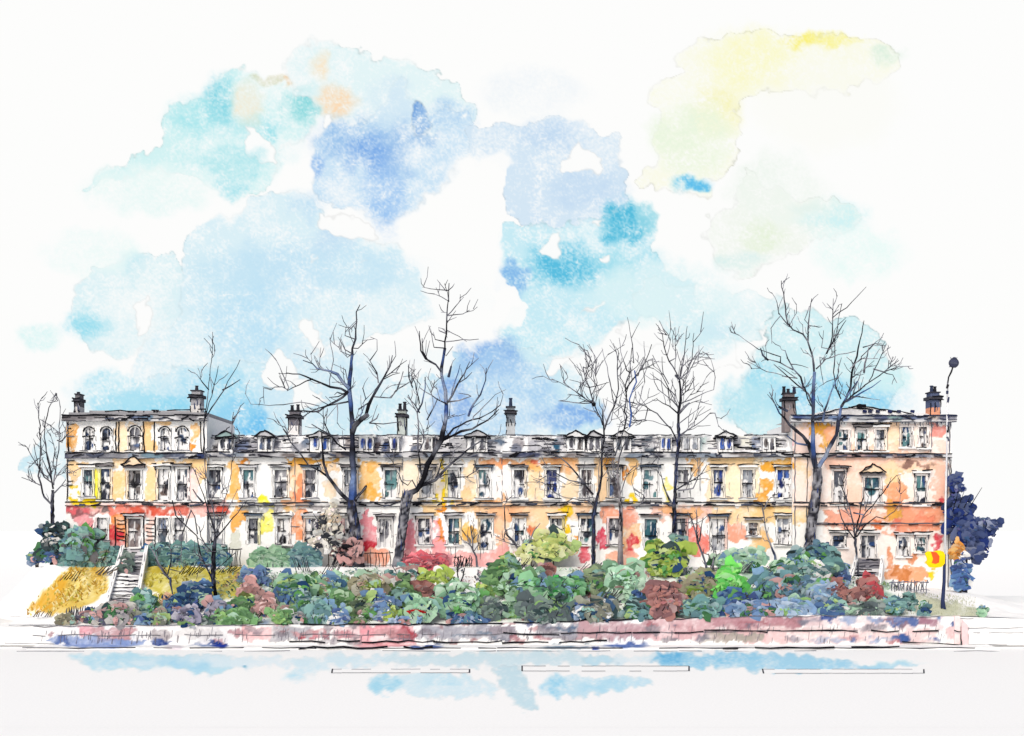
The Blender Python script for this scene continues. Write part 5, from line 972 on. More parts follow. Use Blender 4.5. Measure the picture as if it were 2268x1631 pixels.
tree('bare_tree', 'T4', (195, 1130), [(197,1140,.14),(195,1060,.13),(192,980,.13),(195,905,.10)],
     [([(192,985),(150,945),(140,920),(120,830),(130,720),(128,560),(115,442)],.07,.025), ([(198,900),(185,820),(160,700),(150,590),(175,470),(212,388)],.06,.025), ([(195,870),(150,835),(105,760),(60,680),(45,665)],.045,.02), ([(190,850),(165,790),(140,740)],.05,.025), ([(200,880),(215,780),(225,690),(230,600),(236,460)],.05,.02,c_twig), ([(205,920),(240,880),(265,850)],.05,.025), ([(200,860),(245,790),(290,745)],.04,.02,c_twig), ([(130,880),(80,860),(30,838)],.035,.02,c_twig), ([(218,640),(245,650),(272,608)],.04,.025), ([(130,530),(180,560),(230,600)],.03,.02,c_twig), ([(190,820),(155,660)],.045,.025)],
     [[(120,790),(95,660)],[(215,390),(218,420)],[(150,830),(135,790)],[(100,860),(60,830)],[(195,780),(210,700),(180,600)]], 'thin bare tree standing alone off the left gable of the terrace', 108, auto=30, reach=24, tcol=c_ink)
tree('bare_tree', 'T4', (1068, 1510), [(1070,1515,.12),(1058,1450,.13),(1048,1380,.15),(1050,1300,.16),(1052,1220,.13),(1060,1150,.10)],
     [([(1045,1385),(1010,1310),(985,1260),(960,1150),(900,1090),(850,1040),(832,960)],.06,.025), ([(965,1140),(950,1050),(930,1010)],.045,.025), ([(1055,1250),(1010,1200),(985,1150),(975,1100)],.05,.03), ([(1060,1160),(1055,1050),(1025,920),(1005,780),(1000,560)],.05,.025,c_twig), ([(1000,560),(1015,460),(1030,300),(1042,180),(1045,65)],.035,.018), ([(1003,535),(1030,440),(1055,340),(1076,245)],.035,.018), ([(1003,530),(1060,440),(1110,370),(1150,290),(1192,212)],.045,.018), ([(1100,373),(1140,355),(1192,318)],.05,.022), ([(1025,372),(990,335),(975,308)],.045,.02), ([(1065,1160),(1130,1085),(1180,1025),(1212,970)],.05,.022), ([(1065,1170),(1100,1010),(1140,840),(1155,700),(1150,560)],.03,.018,c_twig), ([(1060,1150),(1020,1000),(970,860),(940,785)],.045,.025), ([(1000,980),(960,930),(940,900)],.07,.03), ([(1060,1120),(1130,1010),(1180,900)],.03,.018,c_twig), ([(1050,1340),(1110,1290),(1165,1240)],.04,.025), ([(1010,950),(1005,700)],.03,.02)],
     [[(880,1300),(880,1150),(930,1020)],[(1090,920),(1120,870)],[(1050,1000),(1010,800)],[(960,1380),(980,1300),(1040,1300)],[(1020,1240),(990,1180)],[(1195,455),(1175,505)],[(1145,600),(1157,490)]], 'many-stemmed young tree at the edge of the yellow bank, with tall whips above the roof', 109, auto=22, reach=24, tcol=c_ink)
tree('sapling', 'T4', (830, 1490), [(838,1490,.03),(826,1420,.06),(818,1370,.10)], [([(820,1380),(765,1300),(735,1240),(708,1195)],.06,.03,c_twig), ([(815,1380),(790,1350),(740,1270)],.06,.04), ([(805,1360),(822,1290),(828,1220),(800,1190)],.05,.025)], [[(880,1340),(900,1300)]], 'small forked sapling on the yellow bank just right of the long steps', 110, auto=5, reach=14, group='saplings on the bank')
tree('sapling', 'G3', (810, 545), [(815,560,.07),(790,500,.06),(775,470,.06)], [([(780,490),(735,380),(665,275)],.045,.022,c_twig), ([(775,470),(768,330),(750,165)],.05,.022,c_twig), ([(770,450),(720,400),(660,370)],.04,.02,c_twig), ([(790,480),(840,400)],.03,.02,c_twig)], [[(765,330),(790,250)]], 'grey sapling against the orange patch left of the teal door', 111, auto=8, reach=18, tcol=c_twig, group='saplings on the bank')
tree('sapling', 'G3', (1210, 590), [(1212,590,.09),(1205,530,.10),(1195,490,.09)], [([(1195,510),(1150,430),(1070,340),(1055,280),(1052,80)],.08,.03,c_twig), ([(1225,550),(1260,430),(1310,310),(1365,240)],.07,.03,c_twig), ([(1205,500),(1218,380)],.05,.03,c_twig)], [[(1060,310),(1110,280)],[(1150,430),(980,380)]], 'three-pronged grey sapling before the lower windows of the orange house', 112, auto=6, reach=16, tcol=c_twig, group='saplings on the bank')
tree('sapling', 'G3', (665, 815), [(668,820,.05),(660,780,.06),(658,750,.06)], [([(658,760),(645,690),(640,615)],.05,.03,c_twig), ([(662,770),(690,700),(705,630)],.05,.03,c_twig)], [], 'tiny Y-shaped sapling on the white patch among the bushes', 113, auto=4, reach=12, tcol=c_twig, group='saplings on the bank')
tree('sapling', 'G3', (1258, 740), [(1258,745,.05),(1252,690,.05)], [([(1252,700),(1230,600)],.05,.03,c_twig), ([(1252,690),(1310,600)],.05,.03,c_twig)], [], 'tiny forked sapling left of the dark red clump', 114, auto=3, reach=10, tcol=c_twig, group='saplings on the bank')
tree('sapling', 'G4', (1230, 715), [(1235,720,.14),(1205,680,.15),(1185,620,.09)], [([(1190,640),(1150,500),(1110,420),(1080,260),(1022,140)],.08,.03,lambda: rng.choice([(120,118,128),(100,102,118)])), ([(1110,420),(1100,250),(1098,120)],.06,.03,c_twig), ([(1125,400),(1158,190)],.05,.03,c_twig), ([(1235,660),(1245,540),(1250,430)],.07,.04,c_twig)], [], 'slate grey forked sapling before the cream and ochre house', 115, auto=6, reach=16, tcol=c_blue, group='saplings on the bank')
tree('sapling', 'G4', (1790, 545), [(1795,550,.10),(1775,500,.09),(1755,450,.06)], [([(1758,460),(1720,350),(1700,270),(1690,160),(1668,55)],.06,.03,c_twig), ([(1690,120),(1745,15)],.04,.02,c_twig)], [[(1690,200),(1670,110)]], 'curved grey sapling with a navy foot, left of the stout-trunked tree', 116, auto=4, reach=14, tcol=c_blue, group='saplings on the bank')
# ------------------------------------------------------------------ shrubs
PAL = {'olive': [(132,128,100),(150,146,118),(104,100,80)], 'slate': [(78,80,100),(100,100,122),(58,60,78)], 'stone': [(168,164,160),(190,186,180),(140,134,136)], 'blue': [(84,116,160),(120,150,182),(60,84,140)],
 'teal': [(92,140,140),(120,165,160),(66,104,112)], 'brown': [(112,112,98),(136,138,120),(84,90,80)], 'peach': [(248,214,178),(240,196,160),(250,226,200)], 'navy': [(44,76,124),(30,52,110),(64,104,124)], 'lilac': [(138,134,156),(160,156,176),(112,108,130)],
 'dark': [(66,86,80),(92,112,104),(50,62,66)], 'green': [(88,138,80),(118,164,104),(66,108,64)], 'rose': [(188,138,136),(206,160,158),(160,120,118)], 'darkgreen': [(70,104,62),(90,128,70),(52,84,60)], 'sage': [(136,180,146),(168,206,172),(104,150,118)],
 'lime': [(160,186,72),(184,206,110),(128,152,60)], 'yellowgreen': [(206,214,138),(222,226,170),(186,198,108)], 'maroon': [(140,84,80),(160,104,98),(112,70,72)], 'emerald': [(92,160,104),(130,190,140),(70,128,92)], 'red': [(214,84,98),(232,118,130),(150,70,84)],
 'darkolive': [(104,122,88),(130,150,110),(78,96,72)], 'mint': [(176,216,186),(200,230,206),(150,196,166)], 'royal': [(44,76,140),(60,100,160),(34,54,110)], 'rosebrown': [(146,142,112),(160,150,128),(120,128,88)], 'bright': [(96,206,76),(140,222,116),(70,180,66)],
 'tealblue': [(78,122,130),(108,152,152),(60,94,116)], 'lightblue': [(140,168,200),(168,190,214),(112,146,188)], 'grey': [(140,142,146),(166,168,170),(112,114,120)], 'speckle': [(249,247,242),(244,236,222),(70,72,80)], 'yellow': [(248,210,30),(246,214,60),(240,180,40)], 'orange': [(246,180,96),(240,166,80),(250,200,130)], 'bluetree': [(70,84,128),(92,104,142),(48,66,132)], 'blackgreen': [(44,56,62),(60,74,78),(74,104,104)]}
for _k in PAL:
    if _k not in ('bluetree', 'blackgreen', 'yellow', 'orange', 'peach', 'speckle'): PAL[_k] = [tuple(float(min(250, max(0, w + (w - sum(c) / 3) * .18))) for w in [255 - (255 - v) * .80 for v in c]) for c in PAL[_k]]
def leaves(m, c, r, pal, n, size, seed, lean=0.0, accents=(), shape=2.2):
    """leaf-sized faces through an uneven rounded mass: c centre, r (x, y, z) radii"""
    q = np.random.RandomState(seed)
    u = q.normal(size=(n, 3)); u /= np.linalg.norm(u, axis=1)[:, None]
    rad = q.uniform(.35, 1, n) ** .5
    th = np.arctan2(u[:, 2], u[:, 0])
    lump = .95 + .30 * np.sin(th * 3 + seed) + .20 * np.sin(th * 5 + seed * 2.1) + .10 * np.sin(u[:, 1] * 6 + seed)
    p = u * (rad * lump * (1 + q.normal(0, .07, n)))[:, None] * np.array(r) * .92
    p[:, 2] = np.maximum(p[:, 2], -r[2] * .95)
    p[:, 0] += p[:, 2] * lean
    P = p + np.array(c)
    # colour in patches
    f = vn(P[:, 0] * 1.1 + seed, P[:, 2] * 1.1 + P[:, 1] * .6, seed % 50)
    cols = np.array(pal, float)
    idx = np.where(f < .40, 0, np.where(f < .62, 1, 2))
    C = cols[idx] + q.normal(0, 5, (n, 3))
    for k, a in enumerate(accents):
        g = vn(P[:, 0] * .9 + 40 + k * 13, P[:, 2] * .9 + seed, k + 5); C = np.where((g > .70)[:, None], np.array(a, float)[None, :], C)
    C = np.clip(C, 0, 252)
    nrm = u * .25 + q.normal(0, .2, (n, 3)) + np.array([0, -.8, .5]); nrm /= np.linalg.norm(nrm, axis=1)[:, None]
    a = np.cross(nrm, q.normal(size=(n, 3))); a /= np.linalg.norm(a, axis=1)[:, None]
    b = np.cross(nrm, a); s = size * q.uniform(.6, 1.35, n)
    for i in range(n):
        o, e1, e2 = P[i], a[i] * s[i], b[i] * s[i] * .62
        m.add([o - e1, o - e2 * .9 - e1 * .1, o + e1, o + e2 * .9 - e1 * .1], [(0, 1, 2, 3)], tuple(C[i]))
    # broad leaf pads over the front and beyond the outline, each of one colour
    npad = int(n * .06) + 6; rc = random.Random(seed)
    for i in range(npad):
        th_ = rc.uniform(0, 6.28); rr = rc.random() ** .5 * 1.1 * (.95 + .28 * math.sin(th_ * 3 + seed) + .16 * math.sin(th_ * 5 + seed * 2.1))
        px_, pz_ = math.cos(th_) * rr, math.sin(th_) * rr
        o = np.array(c) + np.array([px_ * r[0] + pz_ * r[2] * lean, -r[1] * (math.sqrt(max(0, 1.02 - min(1, rr * rr))) * .5 + .4) - rc.uniform(0, .05), max(pz_, -.85) * r[2]])
        col = np.array(rc.choice(list(pal) + list(pal) + list(accents) + [tuple(255 - (255 - np.array(pal[0])) * .6)]), float) + rc.uniform(-8, 8)
        w = size * rc.uniform(.6, 2.9); h = w * rc.uniform(.55, 1.1); nn = 11; ph = rc.uniform(0, 6)
        ring = []
        for k in range(nn):
            t = 6.283 * k / nn; q_ = 1 + .22 * math.sin(2 * t + ph) + rc.uniform(-.27, .27)
            ring.append(o + np.array([math.cos(t) * w * q_, .10 * math.cos(t + ph) - .12 * math.sin(t), math.sin(t) * h * q_]))
        m.add([o + np.array([0, -.05, 0])] + ring, [(0, k + 1, (k + 1) % nn + 1) for k in range(nn)], tuple(np.clip(col, 0, 251)))
def ink_twigs(m, c, r, n, seed, k=1.0):
    q = random.Random(seed)
    for _ in range(n):
        x = c[0] + q.uniform(-.8, .8) * r[0]; z = c[2] + q.uniform(-.7, .7) * r[2]; y = c[1] - r[1] * q.uniform(.85, 1.05)
        L = q.uniform(.2, .55) * k; a = q.uniform(.5, 2.4)
        pts = [(x, y, z), (x + math.cos(a) * L * .5 + q.uniform(-.05, .05), y, z + math.sin(a) * L * .5), (x + math.cos(a) * L, y - .03, z + math.sin(a) * L)]
        m.tube(pts, [.03, .024, .012], None, q.choice([INK, INK, (70,70,78), (110,110,118)]), 4)
NSH = [0]
def shrub(px, py, rx, ry, pal, label, base=None, acc=(), deep=1.0, dens=1.0, name='shrub', cat='shrub', group='shrubs on the planted bank', size=None, dist=None, stem=True, tw=None):
    NSH[0] += 1; sd = NSH[0] * 7 + 3
    by = base or py + ry
    d = dist or on_bank(px, min(by, 1392)); k = d / FP
    x, y = X_(px, d), d - 90; zc = Z_(py, d); r = (rx * k * .98, max(.35, min(rx, ry) * k * deep), ry * k * .98)
    zb = float(zbank(x, d))
    root = empty(name, (x, y, zb), label, cat, group)
    n = int(min(2400, max(110, rx * ry * 1.0)) * dens); s = size or min(.21, max(.11, .08 + math.sqrt(rx * ry) * .0036))
    rq = random.Random(sd); acc = tuple(acc) + tuple(rq.sample([(150,190,180), (178,212,186), (130,166,200), (150,190,120), (184,212,140), (248,248,247), (214,170,168), (104,164,96), (50,80,124), (76,124,84), (66,84,86)], 3) if pal not in ('yellow','orange','speckle','red','bright','maroon','rose','bluetree') else ())
    m = MB(); leaves(m, (x, y, zc), r, PAL[pal], n, s, sd, 0, acc); m.build('foliage', M_LEAF, root)
    if stem:
        t = MB()
        high = zc - r[2] - zb > .35
        for i in range(1, 2) if high else range(3):
            xx = x + (i - 1) * r[0] * .25
            t.tube([(x + (i - 1) * .06, y, zb - .15), (xx, y, zb + (zc - zb) * .6), (xx + (i - 1) * r[0] * .2, y, zc + r[2] * .3)], [.05, .035, .02], None, (70, 64, 62), 5)
        ink_twigs(t, (x, y, zc), r, tw if tw is not None else max(4, int(rx * ry / 75)), sd, 1.0)
        t.build('stem', M_BARK, root)
    return root
rng.seed(55)
SH = [
 # along the top of the low wall, left to right
 (150,1374,19,11,'olive','flat olive grey shrub at the foot of the ochre slope, above the wall'),
 (197,1366,13,13,'slate','small near-black shrub between the ochre slope and the pale grey mounds'),
 (216,1369,18,14,'stone','pale beige mound right of the near-black shrub'),
 (243,1373,15,15,'slate','upright slate shrub hanging over the wall below the long steps'),
 (268,1358,34,24,'stone','broad stone grey shrub spread across the bottom of the long steps'),
 (293,1372,15,15,'brown','mauve brown shrub just right of the foot of the long steps'),
 (320,1376,17,13,'blue','blue shrub on the wall, right of the long steps'),
 (328,1338,25,28,'teal','teal shrub beside the bottom right of the long steps'),
 (352,1372,22,15,'brown','low brown shrub over the wall between a blue and a navy shrub'),
 (371,1337,14,13,'peach','small peach coloured bush below the forked sapling'),
 (390,1352,20,25,'navy','navy and teal shrub with black loops, below the forked sapling'),
 (420,1367,22,23,'lilac','lilac grey shrub on the wall right of the looped navy shrub'),
 (440,1317,26,30,'navy','deep blue shrub in front of the yellow bank'),
 (460,1376,27,12,'dark','charcoal strip of low growth over the wall below the many-stemmed tree'),
 (484,1350,22,22,'lilac','bluish lilac shrub at the foot of the many-stemmed tree'),
 (521,1368,44,15,'green','long low green shrub on the wall with black zigzag stalks'),
 (559,1311,27,19,'rose','dusty rose shrub halfway up the bank below the tan house'),
 (546,1340,38,17,'green','mossy shrub with olive leaves under the dusty rose one',((132,140,90),)),
 (594,1342,24,21,'rose','tilted rose grey shrub next to a mossy one'),
 (569,1277,28,17,'blue','steel blue shrub high on the bank at the end of the yellow grass'),
 (626,1364,22,19,'green','mid green shrub touching the wall where its stone turns grey'),
 (688,1290,13,21,'darkgreen','dark green oval bush between pale sage bushes'),
 (652,1310,44,34,'sage','large pale sage bush with black W-shaped stalks before it',((84,116,160),)),
 (660,1368,25,13,'grey','grey wedge shaped shrub on the grey stretch of wall'),
 (675,1329,19,28,'tealblue','narrow slate blue shrub under the large pale sage bush'),
 (716,1354,32,24,'teal','dark teal shrub on the wall near the row of red stones'),
 (756,1368,24,18,'blue','steel blue shrub above the row of red stones'),
 (789,1373,20,14,'darkgreen','dark green shrub low on the wall right of the steel blue one'),
 (754,1336,24,22,'green','grey green shrub halfway down the bank below the left tallest tree'),
 (728,1300,32,28,'sage','light sage bush below the pale speckled shrub',((90,130,170),)),
 (812,1345,24,24,'darkolive','brownish olive shrub between two blue ones'),
 (817,1298,46,27,'olive','wide olive green bush below the dark railing between the two tallest trees',((120,140,70),(150,180,100))),
 (843,1341,28,27,'blue','pale steel blue shrub left of a small yellow green one'),
 (863,1354,14,19,'lime','small yellow green shrub low on the bank before the pink house front'),
 (890,1375,24,12,'lightblue','grey blue strip of growth on the wall below the foot of the leaning tree'),
 (893,1316,24,28,'darkgreen','dark green shrub left of the big brownish red one'),
 (901,1272,30,20,'teal','blue teal shrub with black scribbled stalks under the leaning tree'),
 (939,1313,34,19,'maroon','big brownish red shrub on a green slope'),
 (965,1287,28,24,'lime','lime green shrub directly under the long red hedge'),
 (934,1349,34,29,'sage','grey sage shrub with a bright red patch, below the brownish red one',((200,50,50),)),
 (1023,1330,42,40,'sage','big rounded sage green bush in the middle of the bank',((120,150,110),)),
 (1033,1371,36,13,'navy','inky blue low shrub on the wall below the big rounded sage bush'),
 (1071,1315,16,19,'lime','small lime shrub right of the big rounded sage bush'),
 (1087,1350,28,22,'dark','soft charcoal shrub beside a gap of bare white bank'),
 (1118,1263,36,28,'green','olive sage bush high on the bank below the grey sapling',((176,196,120),)),
 (1146,1297,40,30,'green','mid green bush in the centre of the bank'),
 (1129,1352,18,15,'sage','pale sage shrub between the soft charcoal one and the long dark mass'),
 (1231,1307,60,28,'emerald','wide emerald bush with white flecks',((70,190,90),)),
 (1205,1354,54,22,'dark','long dark grey green shrub along the wall under the emerald bush'),
 (1210,1263,14,16,'maroon','small dark red clump above the emerald bush'),
 (1226,1212,38,30,'yellowgreen','yellow green bush against the lower windows of the orange house'),
 (1177,1222,24,22,'yellowgreen','smaller yellow green bush by the three-pronged sapling'),
 (1190,1281,22,15,'mint','mint green shrub between the mid green and emerald bushes'),
 (1327,1287,46,30,'darkolive','drab olive bush with grey slanting stalks, right of the emerald bush'),
 (1282,1355,18,20,'navy','round navy shrub on the wall beneath the drab olive bush'),
 (1325,1353,36,24,'brown','dark brown grey shrub between the round navy one and a royal blue one',((64,92,124),)),
 (1384,1290,40,36,'mint','mint green bush left of the large maroon one',((120,160,130),)),
 (1472,1238,40,34,'lime','bright leaf green bush climbing before the tall teal door',((110,160,60),)),
 (1500,1203,15,20,'tealblue','dark grey blue bush at the foot of the slender tree'),
 (1469,1329,38,37,'maroon','large maroon bush with jagged top'),
 (1406,1325,16,15,'royal','small royal blue shrub left of the large maroon bush'),
 (1550,1298,48,27,'rosebrown','brown green bush sloping right of the large maroon one',((150,180,80),)),
 (1604,1292,36,30,'bright','vivid green bush, the brightest on the bank'),
 (1640,1243,50,22,'mint','pale mint bush before the pale panelled door'),
 (1553,1349,36,21,'teal','teal green shrub on the wall under the brown green bush'),
 (1527,1360,18,12,'dark','small black grey tuft of leaves right of the large maroon bush'),
 (1629,1336,34,24,'royal','royal blue shrub below the vivid green bush'),
 (1664,1351,56,17,'blue','long blue shrub along the reddest part of the wall'),
 (1712,1308,44,32,'tealblue','blue grey bush under the curved sapling'),
 (1408,1354,30,18,'teal','teal shrub on the wall below the small royal blue one'),
 (1804,1227,54,15,'tealblue','slate blue hedge-like bush at the foot of the stout-trunked tree'),
 (1759,1250,36,17,'mint','mint bush left of the stout trunk'),
 (1800,1272,50,24,'teal','grey teal bush below the slate blue hedge-like one',((200,214,214),)),
 (1828,1268,16,10,'navy','small pair of navy leaves on the grey teal bush'),
 (1863,1274,14,21,'blue','single leaf-shaped blue shrub left of the pale steps'),
 (1740,1306,34,34,'tealblue','dark blue green bush between the curved sapling and the maroon pair',((60,90,110),)),
 (1815,1317,40,24,'lightblue','light blue bush left of the maroon pair'),
 (1853,1315,26,25,'maroon','left one of the pair of dark red bushes near the right end'),
 (1917,1315,36,27,'maroon','right one of the pair of dark red bushes, below the pale steps',((190,84,92),)),
 (1843,1348,30,18,'navy','navy shrub on the wall below the left dark red bush'),
 (1752,1346,46,18,'lightblue','pale blue shrub on the wall left of the navy one'),
 (1904,1350,50,16,'dark','charcoal shrub on the wall below the right dark red bush'),
 (1978,1341,24,20,'teal','grey teal shrub at the left end of the olive lawn'),
 (2015,1334,12,19,'teal','small upright dark teal shrub on the olive lawn'),
 (2046,1349,9,16,'teal','smallest teal shrub on the olive lawn, like a teardrop'),
 (2171,1356,6,12,'sage','little rounded green shrub at the far right end of the lawn'),
 (1000,1292,9,12,'lime','tiny leaf green shrub on the white gap under the red hedge'),
 (1345,1316,14,16,'darkgreen','dark green little shrub right of the drab olive bush'),
]
for s in SH: shrub(s[0], s[1], s[2], s[3], s[4], s[5], acc=s[6] if len(s) > 6 else ())
# hedges, the pale speckled shrub, and growth at both ends
def hedge(pxa, pxb, py0, py1, pal, label, seed, acc=()):
    pm = (pxa + pxb) / 2; d = on_bank(pm, py1 + 3); k = d / FP; q = np.random.RandomState(seed)
    py1 = max(py1, 1150 + (CAMZ - float(zbank(X_(pm, d), d))) * FP / d)
    root = empty('hedge', (X_(pm, d), d - 90, Z_(py1, d)), label, 'hedge', 'hedges along the terrace')
    m = MB(); n = max(2, int((pxb - pxa) / 22))
    for i in range(n):
        px = pxa + (pxb - pxa) * (i + .5) / n
        leaves(m, (X_(px, d), d - 90, Z_((py0 + py1) / 2, d)), ((pxb - pxa) / n * k * .72, .4, (py1 - py0) / 2 * k), PAL[pal], int((pxb - pxa) / n * (py1 - py0) * 1.1), .17, seed + i, 0, acc)
    m.build('foliage', M_LEAF, root)
    t = MB()
    for i in range(n * 2):
        px = rng.uniform(pxa, pxb); t.tube([(X_(px, d), d - 90.42, Z_(py1, d)), (X_(px + rng.uniform(-3, 3), d), d - 90.45, Z_(py0 + 2, d))], .022, .014, rng.choice([PENCIL, (70,80,90), INK]), 4)
    t.build('stem', M_BARK, root)
hedge(134, 262, 1216, 1238, 'teal', 'teal clipped hedge left of the long steps', 201)
hedge(332, 498, 1214, 1243, 'teal', 'teal clipped hedge right of the long steps, above the yellow bank', 202, ((60,100,150),))
hedge(566, 640, 1222, 1246, 'sage', 'pale teal hedge inside the grey and black railing', 203)
hedge(645, 700, 1216, 1244, 'tealblue', 'blue green hedge left of the pale speckled shrub', 204)
hedge(908, 985, 1236, 1268, 'red', 'long red hedge under the pink house front', 205, ((120,90,110),))
shrub(728, 1180, 38, 58, 'speckle', 'tall pale shrub speckled with black leaves, left of the stout forked trunk', base=1242, dens=.32, size=.12, tw=44)
shrub(775, 1220, 26, 26, 'rose', 'reddish shrub crossed by black stalks beside the stout forked trunk', base=1250, dens=.6, tw=22, acc=((40,40,46),))
shrub(182, 1202, 36, 34, 'teal', 'grey green shrub against the left corner of the terrace', base=1240, acc=((110,110,116),))
shrub(128, 1192, 24, 36, 'blackgreen', 'black green bush under the lone thin tree off the left gable', base=1238, dens=1.3)
shrub(118, 1228, 32, 17, 'navy', 'blue teal spreading growth at the foot of the black green bush', base=1246, acc=((90,150,140),))
shrub(82, 1238, 14, 11, 'navy', 'small dark blue clump at the far left on the slope', base=1250)
shrub(232, 1230, 20, 16, 'brown', 'taupe bush on the crest of the ochre slope', base=1250)
shrub(284, 1248, 13, 22, 'dark', 'dark blue grey upright bush on the left side of the long steps', base=1272)
shrub(2117, 1221, 14, 17, 'orange', 'orange bush right of the lamp post below the dark blue tree', base=1262, dens=1.6, dist=88)
shrub(2126, 1272, 14, 34, 'royal', 'upright royal blue shrub under the orange bush', base=1310, dens=1.8, dist=87)
# dark blue evergreen off the right gable
x, y, zb = P3(2150, 1262, 89.0)
bt = empty('evergreen_tree', (x, y, float(zbank(x, 89))), 'dense dark blue evergreen leaning out from the right gable of the terrace', 'tree')
m = MB(); k = 89 / FP
for i, (px, py, rx, ry, n) in enumerate(((2112,1120,12,40,200),(2128,1140,26,36,300),(2135,1180,36,44,620),(2165,1172,34,30,360),(2188,1165,18,14,120),(2160,1205,34,28,360),(2150,1228,22,14,120),(2113,1065,9,18,60),(2118,1090,8,14,40))):
    leaves(m, (X_(px, 89), y + .4 * (i % 2), Z_(py, 89)), (rx * k, 1.0, ry * k), PAL['bluetree'], int(n * .8), .19, 300 + i)
m.build('crown', M_LEAF, bt)
t = MB(); t.tube([(X_(2136, 89), y, float(zbank(x, 89)) - .2), (X_(2138, 89), y, Z_(1240, 89)), (X_(2135, 89), y, Z_(1180, 89))], [.22, .17, .1], None, (56, 56, 70), 8)
for a, b in (((2110,1135),(2122,1090)), ((2122,1125),(2135,1090)), ((2135,1125),(2152,1095)), ((2150,1120),(2175,1080))):
    t.tube([(X_(a[0], 88), -2.0, Z_(a[1], 88)), (X_(b[0], 88), -2.0, Z_(b[1], 88))], .035, .015, INK, 4)
t.build('trunk', M_BARK, bt)

# ------------------------------------------------------------------ tufts of dry stalks (dark, zigzag)
def tuft(crop, u, v, w, h, n, label, lean=.3, col=INK, rr=.03):
    (px, py), = Q(crop, [(u, v)]); s = CROPS[crop][2]; w *= s; h *= s
    d = on_bank(px, min(py + h / 2, 1390)) - .45; d = max(d, 79.9)
    root = empty('dry_stalk_tuft', (X_(px, d), d - 90, Z_(py + h / 2, d)), label, 'dry stalks', 'tufts of dry stalks')
    m = MB()
    for i in range(n):
        a = px + w * ((i + .5) / n - .5); b = a + lean * h + rng.uniform(-4, 4)
        y = d - 90 + rng.uniform(-.15, .1)
        m.tube([(X_(a, d), y, Z_(py + h * rng.uniform(.3, .55), d)), (X_((a + b) / 2 + rng.uniform(-1.5, 1.5), d), y, Z_(py, d)), (X_(b, d), y - .05, Z_(py - h * rng.uniform(.25, .55), d))], [rr * 1.1, rr, rr * .6], None, col if rng.random() < .8 else (80, 80, 88), 4)
    m.build('stalk', M_BARK, root)
tuft('G1', 500, 700, 150, 90, 6, 'black zigzag stalks on the upper edge of the ochre slope', .6)
tuft('G1', 800, 530, 150, 110, 9, 'black stalks at the crest of the ochre slope by the teal hedge', .35)
tuft('G1', 810, 650, 160, 80, 8, 'grey slanting strokes of dead grass near the top of the ochre slope', .9, (110, 98, 84), .045)
tuft('G1', 570, 1005, 190, 90, 11, 'grey comb of dead stalks at the bottom of the ochre slope', .1, (110, 110, 116), .045)
tuft('G1', 270, 1030, 180, 60, 7, 'pencil grey stalks at the ochre tip of the slope', .5, (100, 92, 88), .03)
tuft('G1', 690, 990, 90, 50, 6, 'short slanting grey stalks above the beige mound', .7, (100, 100, 108), .04)
tuft('G1', 1560, 640, 190, 110, 9, 'black slanting stalks on the yellow bank left of the many-stemmed tree', .7)
tuft('G1', 610, 300, 150, 110, 8, 'black scribbled stalks in front of the left corner shrubs', .5)
tuft('G2', 260, 640, 160, 60, 7, 'dark stalks on the yellow bank right of the many-stemmed tree', .9, INK, .025)
tuft('G2', 690, 780, 130, 210, 7, 'tall black W-shaped stalks before the large pale sage bush', .15, INK, .024)
tuft('G2', 910, 880, 120, 180, 5, 'long black V-shaped stalks under the pale speckled shrub', .1, INK, .022)
tuft('G2', 930, 600, 140, 140, 7, 'crossed black stalks above the pale sage bush', -.2, INK, .028)
tuft('G2', 1130, 660, 140, 150, 8, 'thick black slanting stalks left of the reddish shrub', .5)
tuft('G2', 1230, 520, 120, 200, 12, 'dense black reeds rising beside the stout forked trunk', .3)
tuft('G2', 430, 1045, 230, 80, 10, 'black zigzag stalks on the long low green shrub', .25, INK, .024)
tuft('G3', 170, 650, 150, 90, 11, 'thick black scribbled stalks under the leaning tree', .8)
tuft('G3', 690, 580, 130, 80, 9, 'black vertical stalks right of the red hedge', .2)
tuft('G3', 345, 980, 70, 130, 6, 'black stalks over the bright red patch', .5)
tuft('G3', 650, 1040, 150, 120, 11, 'black fan of stalks on the inky blue shrub', .6)
tuft('G3', 1110, 630, 110, 190, 5, 'long black looping stalks before the olive sage bush', .6, INK, .026)
tuft('G4', 160, 620, 170, 90, 8, 'grey slanting stalks right of the emerald bush', .8, (110, 110, 118), .03)
tuft('G4', 1590, 690, 90, 240, 3, 'pair of long black diagonal canes beside the vivid green bush', .8, INK, .026)
tuft('G4', 1480, 620, 140, 110, 8, 'grey scribbled stalks before the pale mint bush', .6, (112, 112, 120), .03)
tuft('G4', 1430, 990, 160, 80, 9, 'dark blue stalks in front of the royal blue shrub', .5, (52, 62, 92), .03)
tuft('G4', 350, 1010, 120, 60, 8, 'grey strokes of stalks over the dark brown grey shrub', .1, (90, 90, 98), .03)
tuft('G5', 240, 690, 150, 90, 8, 'grey slanting stalks on the grey teal bush', .8, (110, 114, 122), .03)
tuft('G5', 870, 830, 160, 70, 7, 'dark stalks across the right dark red bush', .4, (70, 60, 68), .035)
tuft('G5', 1220, 790, 300, 90, 14, 'loose grey stalks under the blue grey railing', .1, (110, 112, 124), .03)
tuft('G3', 330, 520, 240, 70, 9, 'thin reddish stalks sticking up from the long red hedge', .05, (120, 70, 80), .028)
tuft('G2', 620, 900, 200, 80, 9, 'fine grey hatching stalks across the tilted rose grey shrub', .5, (90, 90, 98), .024)
tuft('G2', 1180, 900, 260, 110, 12, 'grey hatching stalks over the middle of the bank below the left tallest tree', .6, (96, 100, 108), .024)
